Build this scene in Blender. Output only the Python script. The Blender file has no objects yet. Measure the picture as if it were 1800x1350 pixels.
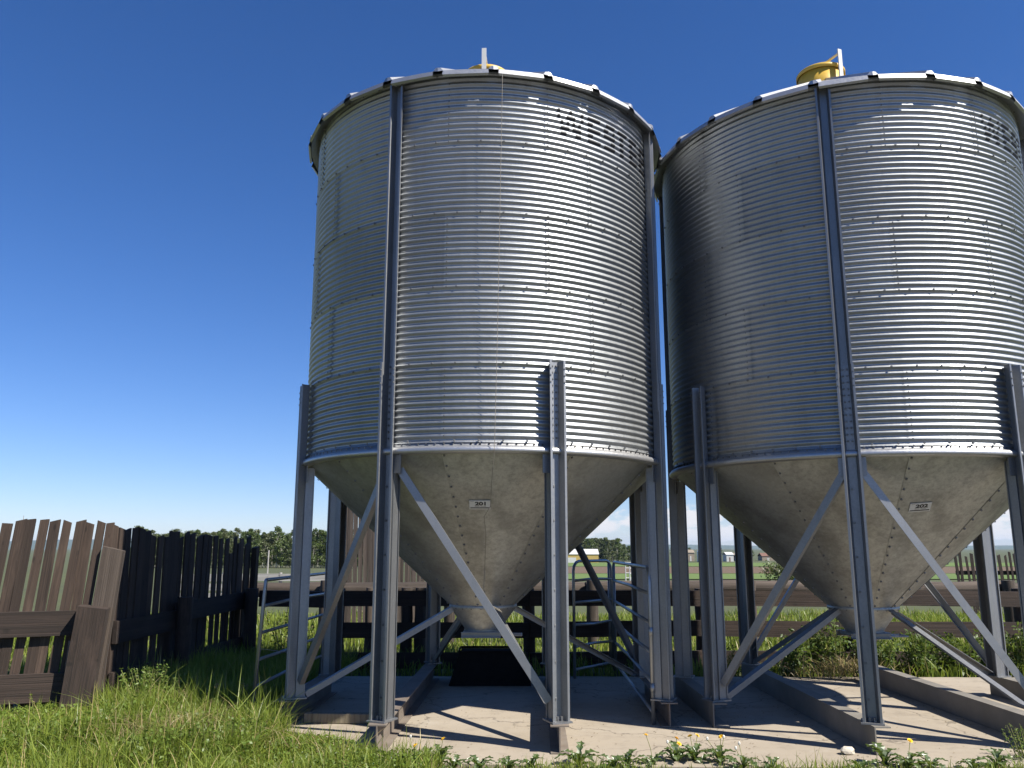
import bpy, bmesh, math, random
import numpy as np
from mathutils import Vector, Matrix, Euler
R_ = math.radians
SC = bpy.context.scene
COL = SC.collection
random.seed(7)

# ------------------------------------------------------------------ camera, sky, sun, exposure
CAM_H, PITCH, FPX = 1.833, R_(11.21), 1456.0
cam_d = bpy.data.cameras.new('camera'); cam = bpy.data.objects.new('camera', cam_d); COL.objects.link(cam)
cam_d.sensor_width = 36.0; cam_d.lens = FPX / 1800 * 36; cam_d.clip_end = 30000; cam_d.clip_start = 0.05
cam.location = (0, 0, CAM_H); cam.rotation_euler = (R_(90) + PITCH, 0, 0)
SC.camera = cam

SUN_AZ, SUN_EL = R_(180 - 59.5), R_(48)           # compass azimuth from +Y towards +X
world = bpy.data.worlds.new('World'); SC.world = world; world.use_nodes = True
wn, wl = world.node_tree.nodes, world.node_tree.links
wn.clear()
sky = wn.new('ShaderNodeTexSky'); sky.sky_type = 'NISHITA'; sky.sun_disc = False
sky.sun_elevation = SUN_EL; sky.sun_rotation = SUN_AZ
sky.altitude = 900; sky.air_density = 1.0; sky.dust_density = 0.15; sky.ozone_density = 2.0
bg = wn.new('ShaderNodeBackground'); bg.inputs['Strength'].default_value = 0.062
wo = wn.new('ShaderNodeOutputWorld')
hs = wn.new('ShaderNodeHueSaturation'); hs.inputs['Saturation'].default_value = 1.17
tint = wn.new('ShaderNodeMixRGB'); tint.blend_type = 'MULTIPLY'; tint.inputs['Fac'].default_value = 1; tint.inputs['Color2'].default_value = (.86, .92, 1.19, 1)
wl.new(sky.outputs[0], tint.inputs['Color1']); wl.new(tint.outputs[0], hs.inputs['Color'])
# fair-weather cumulus far off, low over the horizon
tc = wn.new('ShaderNodeTexCoord')
sep = wn.new('ShaderNodeSeparateXYZ'); wl.new(tc.outputs['Generated'], sep.inputs[0])
mp = wn.new('ShaderNodeMapping'); mp.inputs['Scale'].default_value = (1, 1, 2.6); mp.inputs['Location'].default_value = (.13, 0, 0)
wl.new(tc.outputs['Generated'], mp.inputs[0])
nz = wn.new('ShaderNodeTexNoise'); nz.inputs['Scale'].default_value = 15; nz.inputs['Detail'].default_value = 9; nz.inputs['Roughness'].default_value = .55
wl.new(mp.outputs[0], nz.inputs['Vector'])
def wmath(op, a, b=None, clamp=False):
    n = wn.new('ShaderNodeMath'); n.operation = op; n.use_clamp = clamp
    for i, q in enumerate((a, b)):
        if q is None: continue
        if isinstance(q, (int, float)): n.inputs[i].default_value = q
        else: wl.new(q, n.inputs[i])
    return n.outputs[0]
def wrange(v, a, b, c, d):
    n = wn.new('ShaderNodeMapRange'); n.interpolation_type = 'SMOOTHSTEP'
    for i, q in enumerate((a, b, c, d)): n.inputs[i + 1].default_value = q
    wl.new(v, n.inputs[0]); return n.outputs[0]
band = wmath('MULTIPLY', wrange(sep.outputs['Z'], .0, .016, 0, 1), wrange(sep.outputs['Z'], .034, .075, 1, 0))
side = wrange(sep.outputs['X'], -.02, .12, 0, 1)
th = wmath('ADD', nz.outputs['Fac'], wmath('MULTIPLY', wmath('SUBTRACT', wmath('MULTIPLY', band, side), 1.0), .5))
cl = wrange(th, .37, .46, 0, 1)
mixc = wn.new('ShaderNodeMixRGB'); mixc.inputs['Color2'].default_value = (8.2, 8.0, 8.1, 1)
wl.new(wmath('MULTIPLY', cl, .92), mixc.inputs['Fac']); wl.new(hs.outputs[0], mixc.inputs['Color1'])
wl.new(mixc.outputs[0], bg.inputs['Color']); wl.new(bg.outputs[0], wo.inputs['Surface'])

sun_d = bpy.data.lights.new('sun', 'SUN'); sun = bpy.data.objects.new('sun', sun_d); COL.objects.link(sun)
sun_d.energy = 5.0; sun_d.angle = R_(.53); sun_d.color = (1.0, .94, .84)
SVEC = Vector((math.cos(SUN_EL) * math.sin(SUN_AZ), math.cos(SUN_EL) * math.cos(SUN_AZ), math.sin(SUN_EL)))
sun.rotation_euler = SVEC.to_track_quat('Z', 'Y').to_euler(); sun.location = (0, 0, 30)
vs = SC.view_settings; vs.view_transform = 'Standard'; vs.look = 'None'; vs.gamma = 1; vs.exposure = 0.9; vs.use_curve_mapping = False

# ------------------------------------------------------------------ pixel helpers (photo pixels -> places)
def ray(px, py):
    X = (px - 900) / FPX; U = (675 - py) / FPX; c, s = math.cos(PITCH), math.sin(PITCH)
    return Vector((X, c - U * s, s + U * c))
def on_plane_y(px, py, Y):
    d = ray(px, py); return Vector((0, 0, CAM_H)) + d * (Y / d.y)
def on_ground(px, py, z=0.0):
    d = ray(px, py); return Vector((0, 0, CAM_H)) + d * ((z - CAM_H) / d.z)
def ground_z(y):
    if y <= 20: return 0.0
    return -.0165 * (min(y, 320.) - 20)

# ------------------------------------------------------------------ materials
MATS = {}
class NT:
    def __init__(s, name):
        s.m = bpy.data.materials.new(name); s.m.use_nodes = True
        s.n = s.m.node_tree.nodes; s.l = s.m.node_tree.links
        s.p = s.n['Principled BSDF']; MATS[name] = s.m
    def node(s, t, **kw):
        n = s.n.new(t)
        for k, v in kw.items():
            if k in n.inputs: n.inputs[k].default_value = v
            else: setattr(n, k, v)
        return n
    def coord(s, scale=(1, 1, 1), kind='Object', rnd=False):
        t = s.node('ShaderNodeTexCoord'); m = s.node('ShaderNodeMapping'); m.inputs['Scale'].default_value = scale
        s.l.new(t.outputs[kind], m.inputs[0])
        if rnd:
            oi = s.node('ShaderNodeObjectInfo'); mu = s.node('ShaderNodeVectorMath', operation='SCALE'); mu.inputs[0].default_value = (37, 53, 71)
            s.l.new(oi.outputs['Random'], mu.inputs['Scale']); s.l.new(mu.outputs[0], m.inputs['Location'])
        return m.outputs[0]
    def noise(s, vec, scale, detail=4, rough=.5):
        n = s.node('ShaderNodeTexNoise'); n.inputs['Scale'].default_value = scale; n.inputs['Detail'].default_value = detail; n.inputs['Roughness'].default_value = rough
        if vec is not None: s.l.new(vec, n.inputs['Vector'])
        return n.outputs['Fac']
    def ramp(s, fac, stops):
        r = s.node('ShaderNodeValToRGB'); e = r.color_ramp.elements
        while len(e) < len(stops): e.new(.5)
        for q, (p, c) in zip(e, stops):
            q.position = p; q.color = tuple(c) + (1,) if len(c) == 3 else c
        s.l.new(fac, r.inputs[0]); return r.outputs[0]
    def mix(s, fac, a, b, mode='MIX'):
        m = s.node('ShaderNodeMixRGB', blend_type=mode)
        for i, q in enumerate((fac, a, b)):
            if isinstance(q, (int, float)): m.inputs[i].default_value = q
            elif isinstance(q, (tuple, list)): m.inputs[i].default_value = tuple(q) + (1,) if len(q) == 3 else q
            else: s.l.new(q, m.inputs[i])
        return m.outputs[0]
    def rng(s, v, a, b, c, d):
        n = s.node('ShaderNodeMapRange')
        for i, q in enumerate((a, b, c, d)): n.inputs[i + 1].default_value = q
        s.l.new(v, n.inputs[0]); return n.outputs[0]
    def bump(s, h, strength=.3, dist=.01):
        b = s.node('ShaderNodeBump'); b.inputs['Strength'].default_value = strength; b.inputs['Distance'].default_value = dist
        s.l.new(h, b.inputs['Height']); s.l.new(b.outputs[0], s.p.inputs['Normal'])
    def set(s, **kw):
        for k, v in kw.items():
            k = k.replace('_', ' ')
            if hasattr(v, 'links') or hasattr(v, 'is_linked'): s.l.new(v, s.p.inputs[k])
            else: s.p.inputs[k].default_value = v if not isinstance(v, tuple) or len(v) == 4 else v + (1,)
        return s.m

def galvanised(name, base, dark, rough=(.34, .5), metal=1.0, streak=True, blotch=0.35, cs=(1, 1, 1)):
    t = NT(name); c = t.coord(cs); c2 = t.coord((3.0, 3.0, .35))
    n1 = t.noise(c, 2.2, 6, .6); sp = t.noise(c, 55, 2, .5); st = t.noise(c2, 4, 4, .55)
    col = t.mix(t.rng(n1, .38, .68, 0, blotch), base, dark)
    col = t.mix(t.rng(sp, .3, .7, 0, .22), col, tuple(x * .72 for x in base))
    if streak: col = t.mix(t.rng(st, .52, .75, 0, .35), col, dark)
    oi = t.node('ShaderNodeObjectInfo'); hv = t.node('ShaderNodeHueSaturation'); t.l.new(col, hv.inputs['Color']); t.l.new(t.rng(oi.outputs['Random'], 0, 1, .88, 1.1), hv.inputs['Value'])
    t.set(Base_Color=hv.outputs[0], Metallic=metal, Roughness=t.rng(sp, .3, .7, rough[0], rough[1]))
    dn = t.noise(t.coord((1, 1, .6)), 3.2, 3, .5); t.bump(dn, .25, .02)
    return t.m
M_WALL = galvanised('galvanised_wall', (.385, .40, .41), (.25, .262, .27), (.41, .54), metal=.92)
M_LEG = galvanised('galvanised_leg', (.285, .292, .30), (.18, .185, .19), (.40, .55), metal=.75)
M_ROOF = galvanised('galvanised_roof', (.48, .485, .49), (.36, .36, .36), (.35, .5), metal=.8)
def cone_mat():
    t = NT('galvanised_hopper'); c = t.coord(); c2 = t.coord((1.2, 1.2, .5))
    big = t.noise(c2, 1.6, 5, .6); med = t.noise(c, 17, 8, .7); fine = t.noise(c, 48, 4, .6)
    col = t.mix(t.rng(med, .4, .65, 0, .6), (.45, .46, .44), (.29, .292, .275))
    col = t.mix(t.rng(big, .48, .66, 0, .7), col, (.20, .20, .185))
    col = t.mix(t.rng(fine, .5, .75, 0, .3), col, (.16, .163, .15))
    t.set(Base_Color=col, Metallic=.75, Roughness=t.rng(med, .3, .7, .42, .62)); return t.m
M_CONE = cone_mat()
def simple(name, col, rough=.6, metal=0.0, var=.25, sc=12, bump=0):
    t = NT(name); c = t.coord(rnd=True); n = t.noise(c, sc, 5, .6)
    t.set(Base_Color=t.mix(t.rng(n, .3, .7, 0, 1), tuple(x * (1 - var) for x in col), tuple(min(1, x * (1 + var)) for x in col)), Roughness=rough, Metallic=metal)
    if bump: t.bump(n, bump, .01)
    return t.m
M_BOLT = simple('bolt_metal', (.20, .20, .20), .5, .7, .3, 40)
M_BLACK = simple('black_stencil_paint', (.02, .02, .022), .55)
M_YELLOW = simple('yellow_paint', (.58, .37, .05), .45, 0, .12, 9)
M_WHITE = simple('white_plastic', (.72, .71, .68), .5, 0, .06, 30)
M_PLATE = simple('number_plate', (.62, .61, .59), .5, 0, .08, 30)
M_GATE = galvanised('gate_tube_metal', (.34, .36, .375), (.22, .235, .25), (.35, .5), metal=.8, streak=False)
M_DARKST = simple('black_rubber', (.012, .012, .0125), .95); M_DARKST.node_tree.nodes['Principled BSDF'].inputs['Specular IOR Level'].default_value = .1  # flat black for the guessed block behind the outlet
M_CORD = simple('cord_fibre', (.22, .20, .17), .8)
M_GALVFAR = simple('far_galvanised', (.6, .62, .64), .4, .8, .1, .3)
def beam_mat(name, a, b, rust):
    t = NT(name); c = t.coord(); n = t.noise(c, 3.5, 6, .6); n2 = t.noise(c, 30, 4, .6)
    col = t.mix(t.rng(n, .35, .65, 0, 1), a, b); col = t.mix(t.rng(n2, .55, .8, 0, rust), col, (.16, .075, .04))
    t.set(Base_Color=col, Roughness=.72, Metallic=.1); t.bump(n2, .15, .004); return t.m
M_BEAM = beam_mat('dusty_skid_steel', (.20, .172, .142), (.15, .122, .098), .55)
M_BEAM2 = beam_mat('grey_skid_steel', (.21, .195, .168), (.165, .152, .13), .25)
M_RUST = beam_mat('rusty_plate', (.17, .09, .06), (.12, .07, .045), .6)
def wood(name, a, b, dark, rough=.85, tint=.35):
    t = NT(name); c = t.coord((3, 2, .55), rnd=True); g = t.coord((14, 6, .5), rnd=True)
    n = t.noise(c, 1.6, 4, .55); gr = t.noise(g, 2.0, 7, .65)
    oi = t.node('ShaderNodeObjectInfo')
    col = t.mix(t.rng(n, .35, .65, 0, 1), a, b)
    col = t.mix(t.rng(gr, .46, .66, 0, .9), col, dark)
    vk = t.node('ShaderNodeTexVoronoi'); vk.inputs['Scale'].default_value = 1.0; t.l.new(t.coord((1.0, 1.0, 7), rnd=True), vk.inputs['Vector'])
    col = t.mix(t.rng(vk.outputs['Distance'], .08, .16, .8, 0), col, dark)
    wz = t.noise(t.coord((1.2, 1, 2.5), rnd=True), 1.5, 5, .6); col = t.mix(t.rng(wz, .5, .7, 0, .45), col, tuple(x * 1.7 for x in b))
    hv = t.node('ShaderNodeHueSaturation'); t.l.new(col, hv.inputs['Color']); t.l.new(t.rng(oi.outputs['Random'], 0, 1, 1 - tint, 1 + tint), hv.inputs['Value'])
    t.set(Base_Color=hv.outputs[0], Roughness=rough); t.bump(gr, .8, .01); return t.m
M_WOOD = wood('weathered_brown_board', (.047, .030, .021), (.074, .050, .036), (.014, .009, .007))
M_WOODD = wood('creosoted_plank', (.030, .020, .015), (.045, .030, .023), (.011, .008, .006), tint=.25)  # darker brown wood for rails, posts and some boards
M_WOODG = wood('grey_weathered_board', (.215, .165, .13), (.15, .112, .086), (.055, .04, .03))
M_WOODW = wood('bleached_board', (.38, .365, .345), (.31, .295, .275), (.18, .168, .15), tint=.12)
M_LOG = wood('weathered_log', (.10, .078, .062), (.06, .045, .035), (.025, .018, .014))
M_TIMBER = wood('pale_timber', (.23, .20, .14), (.19, .16, .11), (.11, .09, .055), tint=.1)
def concrete():
    t = NT('concrete'); c = t.coord(); a = t.noise(c, .55, 6, .6); b = t.noise(c, 6, 7, .65); d = t.noise(c, 90, 3, .6)
    c3 = t.coord((.35, 1.6, 1)); s = t.noise(c3, 1.4, 5, .6)
    col = t.mix(t.rng(a, .35, .65, 0, 1), (.335, .288, .225), (.28, .238, .182))
    col = t.mix(t.rng(b, .52, .75, 0, .55), col, (.18, .15, .117))
    col = t.mix(t.rng(s, .5, .72, 0, .45), col, (.36, .32, .262))
    col = t.mix(t.rng(d, .55, .8, 0, .35), col, (.15, .127, .10))
    wv = t.node('ShaderNodeVectorMath', operation='ADD'); nn = t.node('ShaderNodeTexNoise'); nn.inputs['Scale'].default_value = 2.5; nn.inputs['Detail'].default_value = 6
    t.l.new(c, nn.inputs['Vector']); sc_ = t.node('ShaderNodeVectorMath', operation='SCALE'); sc_.inputs['Scale'].default_value = .55; t.l.new(nn.outputs['Color'], sc_.inputs[0])
    t.l.new(c, wv.inputs[0]); t.l.new(sc_.outputs[0], wv.inputs[1])
    vo = t.node('ShaderNodeTexVoronoi', feature='DISTANCE_TO_EDGE'); vo.inputs['Scale'].default_value = .42; t.l.new(wv.outputs[0], vo.inputs['Vector'])
    col = t.mix(t.rng(vo.outputs['Distance'], 0, .006, .75, 0), col, (.08, .065, .05))
    e = t.noise(c, 2.1, 7, .7); col = t.mix(t.rng(e, .56, .7, 0, .6), col, (.17, .145, .115))
    w = t.noise(c, 1.3, 5, .7); col = t.mix(t.rng(w, .58, .68, 0, .5), col, (.36, .325, .275))
    t.set(Base_Color=col, Roughness=.9); t.bump(t.mix(.5, b, d), .35, .008); return t.m
M_CONC = concrete()
def ground_mat():
    t = NT('grassy_ground'); c = t.coord(); a = t.noise(c, .35, 6, .6); b = t.noise(c, 5, 6, .65); d = t.noise(c, .03, 4, .5)
    col = t.mix(t.rng(a, .35, .65, 0, 1), (.062, .078, .024), (.046, .056, .02))
    col = t.mix(t.rng(b, .45, .75, 0, .7), col, (.07, .058, .03)); col = t.mix(t.rng(d, .4, .65, 0, .6), col, (.075, .09, .025))
    t.set(Base_Color=col, Roughness=.95); t.bump(b, .6, .05); return t.m
M_GROUND = ground_mat()
def field_mat(name, a, b):
    t = NT(name); c = t.coord((.02, .2, 1)); n = t.noise(c, 1.5, 6, .6)
    t.set(Base_Color=t.mix(t.rng(n, .35, .65, 0, 1), a, b), Roughness=1.0); return t.m
M_FBROWN = field_mat('tilled_soil', (.12, .068, .042), (.10, .075, .035))
M_FGREEN = field_mat('young_crop', (.085, .14, .022), (.10, .145, .028))
M_GRAVEL = simple('yard_gravel', (.105, .10, .09), .95, 0, .35, 30, .4)  # neutral grey for the unseen sheet added behind the camera
M_HILL = field_mat('far_forest', (.05, .08, .06), (.06, .09, .06))
def leafy(name, a, b, dry=None, dryamt=0, trans=.4, gloss=.12, scale=.8):
    t = NT(name); t.n.remove(t.p)
    geo = t.node('ShaderNodeNewGeometry'); tcn = t.node('ShaderNodeTexCoord')
    n = t.noise(tcn.outputs['Object'], scale, 4, .6)
    col = t.mix(geo.outputs['Random Per Island'], a, b)
    col = t.mix(t.rng(n, .35, .7, 0, .5), col, tuple(x * .62 for x in a))
    if dry:
        mm = t.node('ShaderNodeMath', operation='MULTIPLY'); mm.inputs[1].default_value = 17.37; t.l.new(geo.outputs['Random Per Island'], mm.inputs[0])
        fr = t.node('ShaderNodeMath', operation='FRACT'); t.l.new(mm.outputs[0], fr.inputs[0])
        lt = t.node('ShaderNodeMath', operation='LESS_THAN'); lt.inputs[1].default_value = dryamt; t.l.new(fr.outputs[0], lt.inputs[0])
        col = t.mix(lt.outputs[0], col, dry)
    d = t.node('ShaderNodeBsdfDiffuse'); tr = t.node('ShaderNodeBsdfTranslucent'); g = t.node('ShaderNodeBsdfGlossy'); g.inputs['Roughness'].default_value = .45
    t.l.new(col, d.inputs[0]); t.l.new(t.mix(.35, col, (.25, .32, .03)), tr.inputs[0])
    m1 = t.node('ShaderNodeMixShader'); m1.inputs[0].default_value = trans; t.l.new(d.outputs[0], m1.inputs[1]); t.l.new(tr.outputs[0], m1.inputs[2])
    fz = t.node('ShaderNodeFresnel'); fz.inputs[0].default_value = 1.35
    m2 = t.node('ShaderNodeMixShader'); m2.inputs[0].default_value = gloss
    t.l.new(m1.outputs[0], m2.inputs[1]); t.l.new(g.outputs[0], m2.inputs[2])
    t.l.new(m2.outputs[0], t.n['Material Output'].inputs[0]); return t.m
M_GRASS = leafy('grass_blades', (.15, .215, .03), (.30, .355, .055), (.42, .34, .15), .07, gloss=.03)
M_CLOVER = leafy('clover_leaves', (.12, .195, .033), (.20, .275, .052), gloss=.03)
M_WEED = leafy('weed_leaves', (.06, .105, .024), (.105, .155, .036), gloss=.025)
M_DAND = leafy('dandelion_leaves', (.065, .115, .024), (.095, .15, .03), gloss=.09, scale=8)
M_STRAW = leafy('dry_straw', (.31, .24, .115), (.24, .18, .08), trans=.25, gloss=.05)
M_CHAFF = leafy('dry_chaff', (.20, .15, .08), (.09, .06, .035), trans=.1, gloss=.02)
M_CROWN = leafy('aspen_leaves', (.065, .105, .026), (.12, .165, .044), trans=.35, gloss=.05, scale=.25)
M_CROWN2 = leafy('dull_aspen_leaves', (.08, .10, .042), (.125, .145, .06), trans=.3, gloss=.04, scale=.25)
M_BARK = simple('pale_bark', (.22, .21, .18), .9, 0, .3, 6)
M_PETAL = simple('dandelion_petals', (.85, .55, .02), .7, 0, .1)
M_STEM = simple('weed_stem', (.16, .17, .05), .8, 0, .2)
M_SEED = simple('seed_fluff', (.6, .58, .52), .9)
M_STONE = simple('pale_stone', (.5, .46, .38), .9, 0, .2, 20, .4)
M_YWALL = simple('yellow_shed_wall', (.42, .30, .09), .8, 0, .08, .5)
M_FWHITE = simple('far_white_paint', (.5, .5, .49), .6, 0, .05, .5)
M_RED = simple('far_red_wall', (.16, .085, .06), .8, 0, .15, .5)
M_TAN = simple('far_tan_wall', (.24, .20, .15), .8, 0, .15, .5)

# ------------------------------------------------------------------ mesh helpers
class MB:
    def __init__(s): s.v = []; s.f = []; s.m = []
    def add(s, vs_, fs_, mi=0):
        o = len(s.v); s.v += [tuple(q) for q in vs_]; s.f += [tuple(i + o for i in q) for q in fs_]; s.m += [mi] * len(fs_)
    def box(s, lo, hi, mi=0):
        x0, y0, z0 = lo; x1, y1, z1 = hi
        s.add([(x0, y0, z0), (x1, y0, z0), (x1, y1, z0), (x0, y1, z0), (x0, y0, z1), (x1, y0, z1), (x1, y1, z1), (x0, y1, z1)],
              [(0, 3, 2, 1), (4, 5, 6, 7), (0, 1, 5, 4), (1, 2, 6, 5), (2, 3, 7, 6), (3, 0, 4, 7)], mi)
    def tube(s, pts, r, n=8, mi=0, cap=True):
        pts = [Vector(p) for p in pts]; rs = r if isinstance(r, (list, tuple)) else [r] * len(pts)
        rings = []; d0 = (pts[1] - pts[0]).normalized(); u = d0.orthogonal().normalized()
        for i, p in enumerate(pts):
            d = ((pts[min(i + 1, len(pts) - 1)] - p).normalized() + (p - pts[max(i - 1, 0)]).normalized())
            d = d.normalized() if d.length > 1e-6 else d0
            u = (u - d * u.dot(d)).normalized(); w = d.cross(u)
            rings.append([p + (u * math.cos(2 * math.pi * k / n) + w * math.sin(2 * math.pi * k / n)) * rs[i] for k in range(n)])
        vs_ = [q for rg in rings for q in rg]; fs_ = []
        for i in range(len(pts) - 1):
            for k in range(n): fs_.append((i * n + k, i * n + (k + 1) % n, (i + 1) * n + (k + 1) % n, (i + 1) * n + k))
        if cap: fs_ += [tuple(range(n))[::-1], tuple((len(pts) - 1) * n + k for k in range(n))]
        s.add(vs_, fs_, mi)
    def lathe(s, prof, n=64, mi=0, a0=0., a1=2 * math.pi):
        full = abs(a1 - a0 - 2 * math.pi) < 1e-6; cols = n if full else n + 1; vs_ = []; fs_ = []; k = len(prof)
        for i in range(cols):
            a = a0 + (a1 - a0) * i / n
            for r, z in prof: vs_.append((r * math.sin(a), -r * math.cos(a), z))
        for i in range(n):
            j = (i + 1) % cols
            for q in range(k - 1): fs_.append((i * k + q, i * k + q + 1, j * k + q + 1, j * k + q))
        s.add(vs_, fs_, mi)
    def prism(s, poly, M, L, mi=0):                        # closed 2-D outline pushed L along local z, placed by matrix M
        n = len(poly); vs_ = [M @ Vector((x, y, 0)) for x, y in poly] + [M @ Vector((x, y, L)) for x, y in poly]
        fs_ = [(i, (i + 1) % n, n + (i + 1) % n, n + i) for i in range(n)] + [tuple(range(n))[::-1], tuple(range(n, 2 * n))]
        s.add(vs_, fs_, mi)
    def mesh(s, name, mats, smooth=False):
        me = bpy.data.meshes.new(name); me.from_pydata(s.v, [], s.f)
        for m in (mats if isinstance(mats, (list, tuple)) else [mats]): me.materials.append(m)
        if any(s.m): me.polygons.foreach_set('material_index', s.m)
        bm = bmesh.new(); bm.from_mesh(me); bmesh.ops.recalc_face_normals(bm, faces=bm.faces); bm.to_mesh(me); bm.free()
        if smooth: me.polygons.foreach_set('use_smooth', [True] * len(me.polygons))
        me.update(); return me
def thick(pts, t):                                          # open 2-D polyline -> closed outline of thickness t
    n = len(pts); off = []
    P = [Vector((x, y)) for x, y in pts]
    for i in range(n):
        ds = []
        if i > 0: ds.append((P[i] - P[i - 1]).normalized())
        if i < n - 1: ds.append((P[i + 1] - P[i]).normalized())
        ns = [Vector((-d.y, d.x)) for d in ds]
        m = sum(ns, Vector((0, 0))).normalized(); c = max(.4, m.dot(ns[0]))
        off.append(P[i] + m * t / c)
    return [tuple(p) for p in P] + [tuple(p) for p in reversed(off)]
def link(name, data, parent=None, loc=(0, 0, 0), rot=(0, 0, 0), scale=(1, 1, 1)):
    o = bpy.data.objects.new(name, data); COL.objects.link(o); o.parent = parent
    o.location = loc; o.rotation_euler = rot; o.scale = scale; return o
def tag(o, label, cat=None, group=None, kind=None):
    if label: o['label'] = label
    if cat: o['category'] = cat
    if group: o['group'] = group
    if kind: o['kind'] = kind
    return o
def thing(name, label, cat, loc=(0, 0, 0), rz=0, group=None):
    return tag(link(name, None, None, loc, (0, 0, rz)), label, cat, group)
def copy_tree(o, parent=None):
    c = o.copy(); COL.objects.link(c); c.parent = parent
    for ch in list(o.children): copy_tree(ch, c)
    return c
def orient(p0, p1, hint):                                   # z along p0->p1, y close to hint
    z = (Vector(p1) - Vector(p0)).normalized(); y = Vector(hint); y = (y - z * y.dot(z)).normalized(); x = y.cross(z)
    M = Matrix((x, y, z)).transposed().to_4x4(); M.translation = Vector(p0); return M

# ------------------------------------------------------------------ ground, pad, fields, hills
def build_ground():
    ys = [-400, -60, -10, 0, 5, 9, 12, 15, 18, 20, 25, 32, 40, 55, 75, 100, 140, 200, 260, 320, 450, 700, 1200, 2500, 6000, 14000]
    mb = MB(); vs_ = []; fs_ = []
    xs = [-1.0, -.3, -.1, 0, .1, .3, 1.0]
    for y in ys:
        w = 500 + abs(y) * 1.6
        for x in xs: vs_.append((x * w, y, ground_z(y) - .06))
    n = len(xs)
    for i in range(len(ys) - 1):
        for k in range(n - 1): fs_.append((i * n + k, i * n + k + 1, (i + 1) * n + k + 1, (i + 1) * n + k))
    mb.add(vs_, fs_); tag(link('ground', mb.mesh('ground', M_GROUND)), None, kind='structure')
    # concrete pad with a broken front-left corner
    pts = [(-2.75, 12.7), (-2.72, 9.25), (-2.35, 8.83), (-1.55, 8.12), (-1.2, 7.78), (.3, 7.6), (3.2, 7.55), (8.2, 7.7), (8.4, 12.55), (4.4, 12.62)]
    out = []
    random.seed(3)
    for i, p in enumerate(pts):
        q = pts[(i + 1) % len(pts)]; L = math.hypot(q[0] - p[0], q[1] - p[1]); k = max(1, int(L / .12))
        for j in range(k):
            t = j / k; out.append((p[0] + (q[0] - p[0]) * t + random.uniform(-.012, .012), p[1] + (q[1] - p[1]) * t + random.uniform(-.012, .012)))
    mb = MB(); mb.prism(out, Matrix.Translation((0, 0, -.14)), .14)
    tag(link('concrete_pad', mb.mesh('concrete_pad', M_CONC)), None, kind='structure')
    mb = MB(); ring_ = [(-60, -80), (60, -80), (60, 4.6), (20, 5.0), (6, 5.3), (0, 5.0), (-5, 5.4), (-12, 5.0), (-60, 4.0)]  # unseen grey sheet behind the camera, added to neutralise reflections on the bins
    mb.add([(x, y, -.052) for x, y in ring_], [tuple(range(len(ring_)))]); tag(link('gravel_yard', mb.mesh('gravel_yard', M_GRAVEL)), None, kind='structure')
    def strip(name, x0, x1, y0, y1, mat, lift):
        mb = MB(); n = 6; vs_ = []
        for i in range(n + 1):
            y = y0 + (y1 - y0) * i / n
            vs_ += [(x0 * (1 + .2 * i / n), y, ground_z(y) + lift), (x1 * (1 + .2 * i / n), y, ground_z(y) + lift)]
        mb.add(vs_, [(2 * i, 2 * i + 1, 2 * i + 3, 2 * i + 2) for i in range(n)])
        tag(link(name, mb.mesh(name, mat)), None, kind='structure')
    strip('tilled_field', 4, 160, 118, 300, M_FBROWN, .02)
    strip('crop_field', 3, 150, 78, 116, M_FGREEN, .02)
    strip('far_crop_field', -40, 320, 320, 400, M_FGREEN, .05)
    # blue hills along the horizon
    random.seed(11); mb = MB(); vs_ = []; N = 120
    for i in range(N + 1):
        a = R_(-70 + 140 * i / N)
        h = 62 + 26 * math.sin(a * 5 + 1) + 14 * math.sin(a * 13 + .5) + 5 * math.sin(a * 37) + (30 if a < -.3 else 0) * min(1, (-a - .3) / .2 if a < -.3 else 0)
        h *= .38 if a > 0 else .38 + .62 * min(1, -a / .25)
        for r, z in ((6200, -8), (7000, h * .55), (8200, h), (10500, h * .6), (12500, -20)):
            vs_.append((r * math.sin(a), r * math.cos(a), z + random.uniform(-2, 2)))
    fs_ = [(i * 5 + k, (i + 1) * 5 + k, (i + 1) * 5 + k + 1, i * 5 + k + 1) for i in range(N) for k in range(4)]
    mb.add(vs_, fs_); tag(link('hills', mb.mesh('hills', M_HILL, True)), None, kind='structure')
build_ground()

# ------------------------------------------------------------------ hopper bins
RW, ZW, RING, NC = 2.13, 2.85, .798, 12
AMP = .0115
LEG_TH = [-67.5 + 45 * i for i in range(8)]               # A B C D F H G E
TALL = (1, 3, 5, 7)
BITMAP = {'W': ['X...X...X', 'X..XXX..X', '.X.X.X.X.', '.XXX.XXX.', '.XX...XX.'],
          'E': ['XXXXX', 'XX...', 'XXXXX', 'XX...', 'XXXXX'], 'S': ['.XXXX', 'XX..X', 'XXXXX', '...XX', 'XXXXX'],
          'T': ['XXXXX', '.XX..', '.XX..', '.XX..', '.XX..'], 'L': ['XX...', 'XX...', 'XX...', 'XX...', 'XXXXX']}
PAINT = set(); _a = 24.3
for ch in 'WESTEEL':
    bmp = BITMAP[ch]
    for r_, row in enumerate(bmp):
        for c_, q in enumerate(row):
            if q == 'X':
                for hlf in (0, 1): PAINT.add((r_, int(round((_a + c_ + hlf * .5) * 2))))
    _a += len(bmp[0]) + 1.6
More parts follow.
